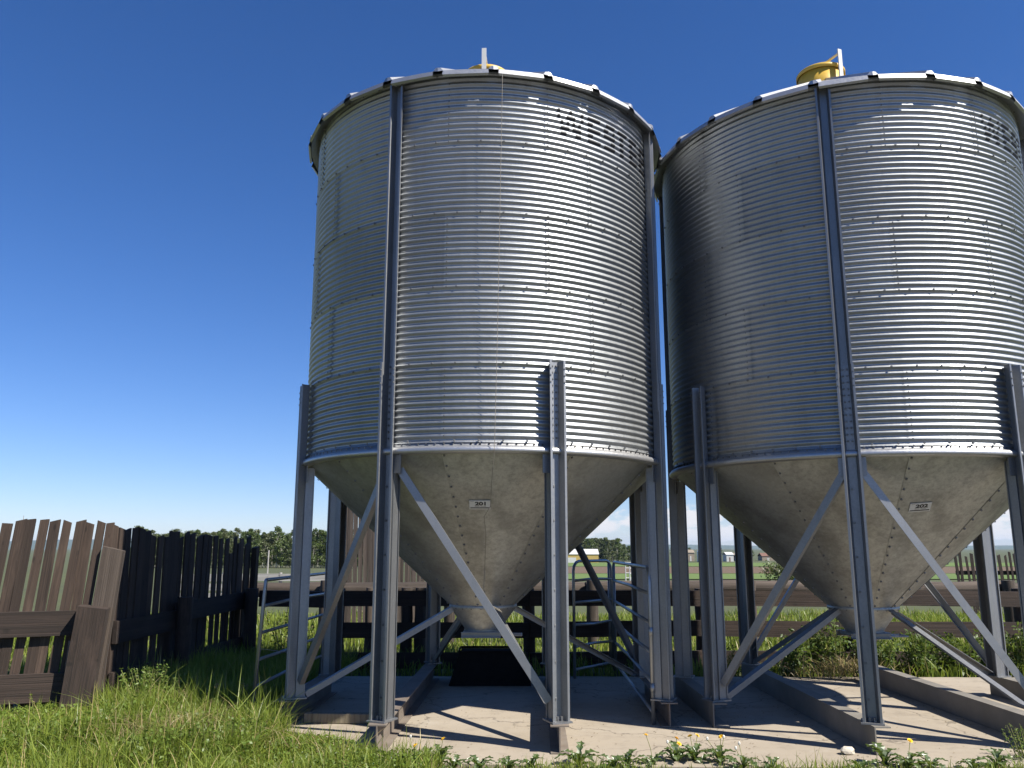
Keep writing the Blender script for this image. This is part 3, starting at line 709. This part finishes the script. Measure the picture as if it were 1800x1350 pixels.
mb = MB(); mb.tube([(.42, .30, .70), (.20, .25, .74), (.03, .12, .78), (.01, .08, .6), (.04, .10, .32)], .004, 5); link('tie_wire', mb.mesh('tie_wire', M_CORD), g)

# ------------------------------------------------------------------ vegetation
def blades(name, pts, hts, wid, rng, mat, lean=.35, two=True):
    n = len(pts); pts = np.asarray(pts); az = rng.uniform(0, 2 * np.pi, n); ln = rng.uniform(.05, 1, n) ** 1.3 * lean * 1.6; h = np.asarray(hts); w = wid * rng.uniform(.6, 1.3, n)
    dx, dy = np.cos(az), np.sin(az); fa = rng.uniform(0, 2 * np.pi, n); sx, sy = np.cos(fa) * w / 2, np.sin(fa) * w / 2
    def lvl(t, ws):
        off = ln * h * t * t; zz = h * (t - .28 * np.minimum(ln, 1.2) * t * t)
        c = np.stack([pts[:, 0] + dx * off, pts[:, 1] + dy * off, pts[:, 2] + zz], -1); s = np.stack([sx * ws, sy * ws, 0 * sx], -1)
        return c - s, c + s
    a, b = lvl(0, .8); c, d = lvl(.5, 1.); e, f_ = lvl(.8, .65); tip = lvl(1.0, 0)[0]
    Vv = np.stack([a, b, c, d, e, f_, tip], 1).reshape(-1, 3)
    o = (np.arange(n) * 7)[:, None]
    T = np.concatenate([o + np.array([q]) for q in ((0, 1, 3), (0, 3, 2), (2, 3, 5), (2, 5, 4), (4, 5, 6))], 1).reshape(-1, 3)
    return tri_mesh(name, Vv, T, mat)
def tri_mesh(name, Vv, T, mat, smooth=False):
    me = bpy.data.meshes.new(name); me.vertices.add(len(Vv)); me.vertices.foreach_set('co', np.ascontiguousarray(Vv, dtype=np.float32).ravel())
    me.loops.add(T.size); me.loops.foreach_set('vertex_index', np.ascontiguousarray(T, dtype=np.int32).ravel())
    me.polygons.add(len(T)); me.polygons.foreach_set('loop_start', np.arange(0, T.size, 3, dtype=np.int32)); me.polygons.foreach_set('loop_total', np.full(len(T), 3, dtype=np.int32))
    me.update(calc_edges=True); me.validate(); me.materials.append(mat); return me
def leaves(name, pts, sizes, rng, mat, flat=.6, aspect=.5):
    # pointed leaf of four triangles, folded a little along its midrib
    n = len(pts); pts = np.asarray(pts); nrm = rng.normal(0, 1, (n, 3)); nrm[:, 2] = np.abs(nrm[:, 2]) + flat; nrm /= np.linalg.norm(nrm, axis=1)[:, None]
    u = np.cross(nrm, rng.normal(0, 1, (n, 3))); u /= np.linalg.norm(u, axis=1)[:, None]; w = np.cross(nrm, u); s = np.asarray(sizes)[:, None]
    b = pts - u * s * .5; t = pts + u * s * .5 - nrm * s * .12; l = pts + w * s * aspect * .5 + nrm * s * .08; r = pts - w * s * aspect * .5 + nrm * s * .08
    Vv = np.stack([b, l, t, r, pts], 1).reshape(-1, 3); o = (np.arange(n) * 5)[:, None]
    T = np.concatenate([o + np.array([q]) for q in ((0, 4, 1), (1, 4, 2), (2, 4, 3), (3, 4, 0))], 1).reshape(-1, 3)
    return tri_mesh(name, Vv, T, mat)
PADPOLY = [(-2.75, 12.7), (-2.72, 9.25), (-2.35, 8.83), (-1.55, 8.12), (-1.2, 7.78), (.3, 7.6), (3.2, 7.55), (8.2, 7.7), (8.4, 12.55), (4.4, 12.62)]
def in_pad(x, y, grow=0.):
    c = np.zeros(len(x), bool); n = len(PADPOLY)
    for i in range(n):
        x0, y0 = PADPOLY[i]; x1, y1 = PADPOLY[(i + 1) % n]
        m = ((y0 > y) != (y1 > y)) & (x < (x1 - x0) * (y - y0) / (y1 - y0 + 1e-12) + x0); c ^= m
    return c
def vnoise(x, y, s, seed):
    r = np.random.RandomState(seed); ph = r.uniform(0, 6.28, 8); k = r.normal(0, 1, (8, 2)) * s
    return sum(np.sin(x * k[i, 0] + y * k[i, 1] + ph[i]) for i in range(8)) / 8 ** .5
def scatter(rng, n, x0, x1, y0, y1, keep=None):
    x = rng.uniform(x0, x1, n); y = rng.uniform(y0, y1, n); m = ~in_pad(x, y)
    if keep is not None: m &= keep(x, y)
    return x[m], y[m]
def behind_fence(x, y): return ~((x < -4.75) & (y > 9.9 + (x + 4.8) * .5))
def build_grass():
    rng = np.random.default_rng(4)
    # meadow by the left fence and round the pad front
    x, y = scatter(rng, 60000, -6.6, -.6, 6.4, 10.4, lambda x, y: behind_fence(x, y) & (vnoise(x, y, 4.5, 31) > -1.1)); n1 = vnoise(x, y, 2.6, 1)
    h = np.clip(.17 + .085 * n1 + rng.gamma(1.6, .045, len(x)), .04, .65) * np.where((x < -2.2), 1.3, .75) * np.where((x < -4.1) & (y > 8.3), .5, 1)
    P = np.stack([x, y, np.full(len(x), -.06)], -1)
    tag(link('grass', blades('grass', P, h, .0075, rng, M_GRASS, .65)), 'lush sunlit grass between the camera, the left fence and the pad', 'grass', kind='stuff')
    x, y = scatter(rng, 14000, -.6, 9.5, 6.4, 7.75); h = np.clip(.10 + .05 * vnoise(x, y, 3.5, 2) + rng.gamma(1.5, .02, len(x)), .02, .3)
    tag(link('grass', blades('grass', np.stack([x, y, np.full(len(x), -.06)], -1), h, .007, rng, M_GRASS, .6)), 'short grass along the front edge of the concrete pad', 'grass', kind='stuff')
    x, y = scatter(rng, 26000, -4.75, -2.4, 9.6, 14.0); h = np.clip(.34 + .1 * vnoise(x, y, 2, 5) + rng.normal(0, .09, len(x)), .1, .75)
    tag(link('grass', blades('grass', np.stack([x, y, np.full(len(x), -.06)], -1), h, .008, rng, M_GRASS, .4)), 'tall grass in the shade between the dark windbreak and the leaning gate', 'grass', kind='stuff')
    x, y = scatter(rng, 60000, -12, 17, 12.65, 24); h = np.clip(.2 + .08 * vnoise(x, y, 1.5, 6) + rng.normal(0, .06, len(x)), .05, .5)
    tag(link('grass', blades('grass', np.stack([x, y, np.full(len(x), -.06)], -1), h, .018, rng, M_GRASS, .5)), 'green pasture grass behind the plank fence', 'grass', kind='stuff')
    # clover and other small leaves among the blades
    x, y = scatter(rng, 60000, -6.6, -.7, 6.4, 10.2, lambda x, y: behind_fence(x, y) & (vnoise(x, y, 2.4, 9) > -.1))
    z = -.04 + rng.uniform(0, 1, len(x)) ** .7 * (.22 + .09 * vnoise(x, y, 2.6, 1)) * np.where(x < -2.2, 1.2, .6) * np.where((x < -4.1) & (y > 8.3), .5, 1)
    tag(link('clover', leaves('clover', np.stack([x, y, z], -1), rng.uniform(.02, .05, len(x)), rng, M_CLOVER, .9, .7)), 'small clover leaves growing among the grass by the left fence', 'clover', kind='stuff')
build_grass()
def leafy_plant(name, label, cat, base, h, spread, nst, nleaf, size, mat, seed, group=None, droop=.3, aspect=.45):
    rng = np.random.default_rng(seed); t = thing(name, label, cat, base, 0, group); mb = MB(); pts = []; sz = []
    for s in range(nst):
        a = rng.uniform(0, 6.28); q = rng.uniform(.1, 1) * spread; top = np.array([math.cos(a) * q, math.sin(a) * q, h * rng.uniform(.65, 1.05)]); b = np.array([math.cos(a) * q * .35, math.sin(a) * q * .35, -.05])
        midp = (b + top) / 2 + np.array([0, 0, .1 * h]); mb.tube([b, midp, top], [.006, .0045, .002], 5)
        for k in range(nleaf):
            u = rng.uniform(.12, 1.03); p = b * (1 - u) ** 2 + 2 * midp * u * (1 - u) + top * u * u; r = size * (1.6 - u) * rng.uniform(.3, 1.1); an = rng.uniform(0, 6.28)
            pts.append(p + np.array([math.cos(an) * r, math.sin(an) * r, rng.normal(0, .25) * size])); sz.append(size * rng.uniform(.6, 1.25) * (1.2 - .5 * u))
    link('stem', mb.mesh('stem', M_STEM), t); tag(link('foliage', leaves('foliage', pts, sz, rng, mat, droop, aspect), t), None, kind='stuff'); return t
def build_weeds():
    c = on_ground(265, 1262, 0); leafy_plant('leafy_weed', 'bushy leafy weed clump growing in the grass beside the tall grey post', 'weed', (c.x, c.y, -.05), .60, .36, 44, 44, .05, M_CLOVER, 61)
    c = on_ground(385, 1280, 0); leafy_plant('leafy_weed', 'low leafy weed among pale dry stalks in front of the dark windbreak', 'weed', (c.x, c.y, -.05), .32, .32, 22, 30, .042, M_CLOVER, 62)
    lab = 'tall leafy weed with broad leaves growing against the plank fence behind bin 202'
    random.seed(41)
    for k in range(15):
        x = 4.25 + k * .29 + random.uniform(-.1, .1); y = 12.95 + random.uniform(-.15, .3); hh = random.uniform(.6, 1.0)
        if 4 <= k <= 6: hh *= .72
        leafy_plant('leafy_weed', lab, 'weed', (x, y, -.06), hh, .28, 14, 30, random.uniform(.08, .11), M_WEED, 100 + k, 'weeds along the plank fence')
    for k, (x, y, hh) in enumerate(((3.3, 12.9, .5), (8.6, 12.6, .6), (9.0, 12.2, .5), (1.9, 13.1, .45))):
        leafy_plant('leafy_weed', ('small leafy weed at the back edge of the pad between the two bins', 'leafy weed beside the far right leg of bin 202', 'leafy weed beside the far right leg of bin 202', 'small leafy weed under the far end of the long gate')[k], 'weed', (x, y, -.06), hh, .2, 7, 22, .06, M_WEED, 140 + k, 'weeds beside the far right leg' if k in (1, 2) else None)
    leafy_plant('leafy_weed', 'leafy vine growing behind the leaning gate in the shade of bin 201', 'weed', (-3.5, 13.6, -.06), 1.0, .5, 16, 30, .06, M_WEED, 151)
    c = on_ground(1790, 1330, 0); leafy_plant('leafy_weed', 'feathery green weed at the pad edge to the right of the pale stone', 'weed', (c.x + .05, c.y - .1, -.06), .34, .22, 16, 36, .03, M_CLOVER, 152)
    # seed stalks by the left fence
    rng = np.random.default_rng(12)
    for k, (px, py, hh) in enumerate(((60, 1275, .33), (75, 1280, .27), (150, 1275, .2), (335, 1270, .34), (360, 1272, .40), (385, 1275, .45), (425, 1262, .42), (440, 1260, .36))):
        c = on_ground(px, py, 0); mb = MB(); a = rng.uniform(-.5, .5); pts = [V((0, 0, -.05)), V((a * .08, 0, hh * .5)), V((a * .28 * hh / .3, .02, hh))]; t = thing('seed_stalk', ('green seed stalk standing in front of the sunlit windbreak', 'pale dry seed stalk rising from the grass in front of the dark windbreak')[k > 2], 'grass stalk', (c.x, c.y, -.03), 0, ('seed stalks by the sunlit windbreak', 'dry stalks by the dark windbreak')[k > 2])
        mb.tube(pts, [.004, .003, .002], 5); link('stem', mb.mesh('stem', M_STRAW if k > 2 else M_STEM), t)
        n = 70; u = rng.uniform(.55, 1.05, n); P = np.array([list(pts[0] * (1 - q) ** 2 + 2 * pts[1] * q * (1 - q) + pts[2] * q * q) for q in u]) + rng.normal(0, .018, (n, 3)) * (1.2 - u)[:, None] * 2
        tag(link('seed_head', leaves('seed_head', P, rng.uniform(.012, .024, n), rng, M_STRAW if k > 2 else M_GRASS, .2), t), None, kind='stuff')
    # straw
    for k, (px, py, sx, sy, n, lab) in enumerate(((315, 1318, .26, .2, 260, 'flattened yellow dry grass tuft lying in the green grass'), (235, 1325, .2, .12, 60, 'few pale straws lying flat in the grass by the bushy weed'), (500, 1322, .3, .12, 70, 'dry pale straws at the broken corner of the pad'))):
        c = on_ground(px, py, 0.06); x = rng.normal(0, sx, n); y = rng.normal(0, sy, n); P = np.stack([x, y, rng.uniform(0, .10, n)], -1)
        tag(link('straw', blades('straw', P, rng.uniform(.1, .3, n), .006, rng, M_STRAW, 1.6), None, (c.x, c.y, (0.13, .12, .02)[k])), lab, 'straw', kind='stuff')
    n = 420; x = rng.normal(0, .38, n); y = rng.normal(0, .12, n); P = np.stack([x, y, rng.uniform(0, .12, n) * np.exp(-x * x * 3)], -1)
    tag(link('straw', blades('straw', P, rng.uniform(.12, .34, n), .009, rng, M_STRAW, 1.5), None, (4.75, 12.45, 0.0)), 'heap of dry straw on the back edge of the pad under bin 202', 'straw', kind='stuff')
build_weeds()
def build_chaff():
    rng = np.random.default_rng(91); n = 2600
    bx = rng.choice([-1.18, .49, 1.68, 2.14, 3.32, 5.0, -2.37], n) + rng.normal(0, .16, n) + np.where(rng.random(n) < .35, rng.uniform(-1.2, 1.2, n), 0); by = rng.uniform(7.7, 12.5, n)
    m = in_pad(bx, by); P = np.stack([bx[m], by[m], np.full(m.sum(), .006)], -1)
    tag(link('chaff', leaves('chaff', P, rng.uniform(.008, .03, len(P)), rng, M_CHAFF, 5., .4)), 'dry chaff and leaf litter scattered over the concrete pad', 'chaff', kind='stuff')
build_chaff()
def build_dandelions():
    def leaf(seed):
        random.seed(seed); L = 1.0; mb = MB(); n = 9; vs_ = []; fs_ = []
        for i in range(n + 1):
            t = i / n; w = (.06 + .17 * t ** .8) * (1 if i % 2 else .52) * (1 if t < .85 else 2.2 * (1 - t) + .25); w = .01 if i == n else w
            x = L * t; z = .42 * math.sin(t * 2.3) - .2 * t * t + (.04 if i % 2 else 0)
            vs_ += [(x, -w, z + .05), (x, 0, z), (x, w, z + .05)]
        for i in range(n):
            for k in range(2): fs_.append((i * 3 + k, (i + 1) * 3 + k, (i + 1) * 3 + k + 1, i * 3 + k + 1))
        mb.add(vs_, fs_); return mb.mesh('leaf', M_DAND)
    LV = [leaf(k) for k in range(4)]
    mb = MB()
    for rgi, (r, z, n) in enumerate(((.019, .0, 16), (.013, .005, 12), (.007, .008, 8))):
        for k in range(n):
            a = 2 * math.pi * (k + rgi * .5) / n; c, s = math.cos(a), math.sin(a); w = .0035
            mb.add([(0, 0, z - .004), (c * r - s * w, s * r + c * w, z + .002), (c * r * 1.12, s * r * 1.12, z + .001), (c * r + s * w, s * r - c * w, z + .002)], [(0, 1, 2), (0, 2, 3)])
    FL = mb.mesh('flower', M_PETAL)
    bm = bmesh.new(); bmesh.ops.create_icosphere(bm, subdivisions=1, radius=.012); BUD = bpy.data.meshes.new('seed_bud'); bm.to_mesh(BUD); bm.free(); BUD.materials.append(M_SEED)
    for v in BUD.vertices: v.co.z *= 1.5
    plants = [(612, 1332, .15, 0, 0), (655, 1337, .16, 0, 0), (690, 1342, .15, 0, 0), (722, 1338, .14, 1, 1), (775, 1330, .17, 1, 0), (800, 1340, .15, 0, 0), (845, 1343, .15, 0, 0), (895, 1343, .13, 0, 0), (935, 1340, .13, 0, 0), (1015, 1334, .19, 0, 0),
              (1075, 1341, .15, 0, 0), (1100, 1338, .15, 0, 0), (1145, 1332, .14, 1, 0), (1185, 1328, .17, 2, 1), (1215, 1326, .17, 2, 0), (1260, 1330, .16, 1, 2), (1300, 1338, .15, 0, 2), (1350, 1343, .13, 0, 0), (1505, 1343, .13, 0, 0), (1545, 1335, .19, 0, 1), (1585, 1340, .16, 1, 0), (1625, 1338, .16, 0, 0), (1700, 1343, .14, 0, 0), (1740, 1338, .16, 0, 0)]
    lab = ('leafy dandelion rosette without flowers at the front edge of the pad', 'dandelion with a yellow flower at the front edge of the pad', 'dandelion with yellow flowers and grey seed buds at the front edge of the pad', 'dandelion with grey closed seed buds at the front edge of the pad')
    random.seed(55)
    for px, py, s, nf, nb in plants:
        c = on_ground(px, py, 0.02); k = 0 if nf + nb == 0 else (1 if nb == 0 else (2 if nf else 3))
        t = thing('dandelion', lab[k], 'dandelion', (c.x, c.y - .12, -.03), 0, ('plain dandelion rosettes', 'flowering dandelions', 'dandelions with flowers and buds', 'dandelions with buds')[k])
        n = random.randint(11, 15)
        for i in range(n):
            q = s * random.uniform(.75, 1.25); link('leaf', LV[i % 4], t, (0, 0, random.uniform(0, .02)), (random.uniform(-.2, .2), random.uniform(-.75, .05), 6.283 * i / n + random.uniform(-.25, .25)), (q, q * random.uniform(.8, 1.2), q))
        for i in range(nf + nb):
            a = random.uniform(0, 6.28); h = random.uniform(.15, .27); x, y = math.cos(a) * .06 + random.uniform(-.05, .05), math.sin(a) * .05 + .05
            mb = MB(); mb.tube([(0, 0, 0), (x * .4, y * .4, h * .6), (x, y, h)], .0028, 5); st = link('flower_stem', mb.mesh('flower_stem', M_STEM), t)
            if i < nf: link('flower', FL, st, (x, y, h), (R_(35) if random.random() < .7 else .2, 0, a), (1.15, 1.15, 1.15))
            else: link('seed_bud', BUD, st, (x, y, h + .008))
build_dandelions()

# ------------------------------------------------------------------ trees, far farm
def build_trees():
    protos = []
    for k in range(5):
        rng = np.random.default_rng(200 + k); H = 10.; t = thing('aspen_tree', 'slender aspen in the wood beyond the bleached board fence', 'tree', (0, 0, 0), 0, 'aspens in the far wood')
        mb = MB(); mb.tube([(0, 0, -.3), (rng.normal(0, .1), rng.normal(0, .1), H * .45), (rng.normal(0, .25), rng.normal(0, .25), H * .95)], [.13, .09, .02], 6)
        for q in range(7):
            z = H * rng.uniform(.3, .8); a = rng.uniform(0, 6.28); L = rng.uniform(.7, 1.6); mb.tube([(0, 0, z), (math.cos(a) * L, math.sin(a) * L, z + L * .8)], [.04, .012], 5)
        link('trunk', mb.mesh('trunk', M_BARK), t)
        pts = []; sz = []
        for c in range(40):
            z = H * (.07 + .93 * rng.uniform(0, 1) ** .8); rad = 1.8 * min(1, (1.05 - z / H) * 2.2) ** .7 * rng.uniform(.1, 1); a = rng.uniform(0, 6.28); cc = np.array([math.cos(a) * rad, math.sin(a) * rad, z]); r = rng.uniform(.4, .75)
            m = 64; v = rng.normal(0, 1, (m, 3)); v /= np.linalg.norm(v, axis=1)[:, None]; pts.append(cc + v * r * rng.uniform(.5, 1.05, (m, 1)) * np.array([1, 1, .8])); sz.append(rng.uniform(.2, .42, m))
        tag(link('crown', leaves('crown', np.concatenate(pts), np.concatenate(sz), rng, M_CROWN if k % 2 == 0 else M_CROWN2, .2, .7), t), None, kind='stuff'); protos.append(t)
    random.seed(71); spots = []
    for k in range(150):                                    # wood to the left
        u = k / 209; px = 265 + u * 540; Y = random.uniform(228, 290); spots.append(((px - 900) / 1428 * Y, Y, random.uniform(.85, 1.12), 0))
    for k in range(66):                                    # wood to the right of the first bin
        px = 960 + k * 2.65 + random.uniform(-3, 3); Y = random.uniform(425, 470); spots.append(((px - 900) / 1428 * Y, Y, (1.12 if px < 1080 else .85) * random.uniform(.9, 1.1), 1))
    for k in range(16):
        px = 1150 + k * 26 + random.uniform(-8, 8); Y = random.uniform(600, 800); spots.append(((px - 900) / 1428 * Y, Y, random.uniform(.45, .8), 2))
    labs = (('slender aspen in the wood beyond the bleached board fence', 'aspens in the far wood'), ('tree in the wood behind the yellow shed', 'trees behind the yellow shed'), ('small far tree on the plain beyond the tilled field', 'far trees on the plain'))
    for i, (x, y, s, g_) in enumerate(spots):
        o = protos[i] if i < 5 else copy_tree(protos[random.randrange(5)])
        o.location = (x, y, ground_z(y) - .1); o.rotation_euler.z = random.uniform(0, 6.28); w = random.uniform(.9, 1.35) * s * (1.25 if g_ else 1); o.scale = (w, w, s)
        o['label'], o['group'] = labs[g_]
    # willow bush
    Y = 42.; x = (1362 - 900) / 1428 * Y; rng = np.random.default_rng(81); t = thing('willow_bush', 'grey green round bush standing at the edge of the field behind bin 202', 'bush', (x, Y, ground_z(Y)))
    mb = MB(); pts = []; sz = []
    for s in range(9):
        a = rng.uniform(0, 6.28); q = rng.uniform(.2, .9); mb.tube([(0, 0, -.1), (math.cos(a) * q * .5, math.sin(a) * q * .5, .9), (math.cos(a) * q, math.sin(a) * q, 1.7)], [.04, .025, .01], 5)
    for c in range(34):
        v = rng.normal(0, 1, 3); v /= np.linalg.norm(v); cc = v * rng.uniform(.3, 1) * np.array([1.05, 1.05, .9]) + np.array([0, 0, 1.05]); m = 45; w = rng.normal(0, .17, (m, 3)); pts.append(cc + w); sz.append(rng.uniform(.12, .22, m))
    link('stems', mb.mesh('stems', M_BARK), t); tag(link('foliage', leaves('foliage', np.concatenate(pts), np.concatenate(sz), rng, M_CROWN2, .2, .4), t), None, kind='stuff')
build_trees()
def far_house(name, label, cat, px0, px1, Y, h, dep, wall, roofm, rh, door=False):
    x0, x1 = (px0 - 900) / 1428 * Y, (px1 - 900) / 1428 * Y; t = thing(name, label, cat, ((x0 + x1) / 2, Y, ground_z(Y)))
    w = (x1 - x0) / 2; mb = MB(); mb.box((-w, 0, -.2), (w, dep, h)); link('wall', mb.mesh('wall', wall), t)
    mb = MB(); e = .25; mb.prism([(-e, h - .05), (dep / 2, h + rh), (dep + e, h - .05), (dep + e, h + .1), (dep / 2, h + rh + .18), (-e, h + .1)], Matrix(((0, 0, 1, -w - e), (1, 0, 0, 0), (0, 1, 0, 0), (0, 0, 0, 1))), 2 * w + 2 * e); link('roof', mb.mesh('roof', roofm), t)
    mb = MB(); mb.box((-w * .25, -.06, 0), (w * .1, -.004, h * .62)); link('door', mb.mesh('door', M_FWHITE if wall is not M_FWHITE else M_RED), t)
    return t
def far_bin(label, px, Y, r, h):
    t = thing('storage_bin', label, 'grain bin', ((px - 900) / 1428 * Y, Y, ground_z(Y)))
    mb = MB(); pr = []
    for k in range(13): pr += [(r + (.05 if k % 2 else 0), h * k / 12)]
    mb.lathe(pr, 28); link('wall', mb.mesh('wall', M_GALVFAR), t)
    mb = MB(); mb.lathe([(r + .15, h - .05), (r * .15, h + r * .55), (r * .15, h + r * .55 + .3), (.01, h + r * .55 + .4)], 28); link('roof', mb.mesh('roof', M_GALVFAR), t)
def build_far():
    far_house('farm_shed', 'long yellow shed with a pale roof in front of the wood', 'shed', 962, 1046, 400, 3.9, 10, M_YWALL, M_FWHITE, 2.3)
    far_bin('tall silver storage bin standing alone across the tilled field', 1222, 430, 2.9, 5.2)
    far_house('farm_building', 'low white farm building left of the red barn across the field', 'building', 1262, 1274, 440, 3.4, 8, M_FWHITE, M_FWHITE, 1.2)
    far_house('farm_building', 'low red brown barn across the tilled field', 'barn', 1277, 1300, 460, 2.6, 8, M_RED, M_TAN, 1.5)
    far_house('farm_building', 'small tan farm building beside the silver storage bin', 'building', 1196, 1208, 450, 4.4, 8, M_TAN, M_TAN, 1.4)
    far_house('farm_building', 'low tan barn with brown roof right of the red barn', 'barn', 1322, 1345, 470, 2.4, 8, M_TAN, M_RED, 1.6)
    # pale pipe pens
    for k, (px0, px1, Y, lab) in enumerate(((1091, 1112, 62, 'pale pipe pen panel standing in the far yard, plain'), (1098, 1135, 57, 'longer pale pipe pen panel in front of another in the far yard'))):
        x0, x1 = (px0 - 900) / 1428 * Y, (px1 - 900) / 1428 * Y; g0 = ground_z(Y); t = thing('pen_panel', lab, 'pen', (x0, Y, g0)); w = x1 - x0
        mb = MB(); mb.tube([(0, 0, 0), (0, 0, 1.5), (w, 0, 1.5), (w, 0, 0)], .04, 6); link('frame', mb.mesh('frame', M_FWHITE), t)
        for z in (.4, .75, 1.1): mb = MB(); mb.tube([(0, 0, z), (w, 0, z)], .03, 6); link('rail', mb.mesh('rail', M_FWHITE), t)
    mb = MB(); Y = 42; p = on_plane_y(472, 967, Y); mb.tube([(0, 0, 0), (.02, 0, p.z - ground_z(Y))], [.05, .035], 6); tag(link('slim_pole', mb.mesh('slim_pole', M_WOODW), None, (p.x, Y, ground_z(Y))), 'slim pale pole standing in front of the aspen wood', 'pole')
    mb = MB(); Y = 160; p = on_plane_y(42, 906, Y); mb.tube([(0, 0, 0), (0, 0, p.z - ground_z(Y))], [.12, .05], 6); tag(link('slim_pole', mb.mesh('slim_pole', M_WOODW), None, (p.x, Y, ground_z(Y))), 'distant thin mast showing above the sunlit windbreak', 'mast')
build_far()

# ------------------------------------------------------------------ haze between here and the far hills
def build_haze():
    mb = MB(); mb.box((-16000, -1500, -22), (16000, 14500, 150))
    m = bpy.data.materials.new('clear_summer_air'); m.use_nodes = True; n = m.node_tree.nodes; n.remove(n['Principled BSDF'])
    v = n.new('ShaderNodeVolumePrincipled'); v.inputs['Color'].default_value = (.62, .78, 1.0, 1); v.inputs['Density'].default_value = 5e-5; v.inputs['Anisotropy'].default_value = .1
    m.node_tree.links.new(v.outputs[0], n['Material Output'].inputs['Volume'])
    tag(link('haze', mb.mesh('haze', m)), None, kind='stuff')
build_haze()
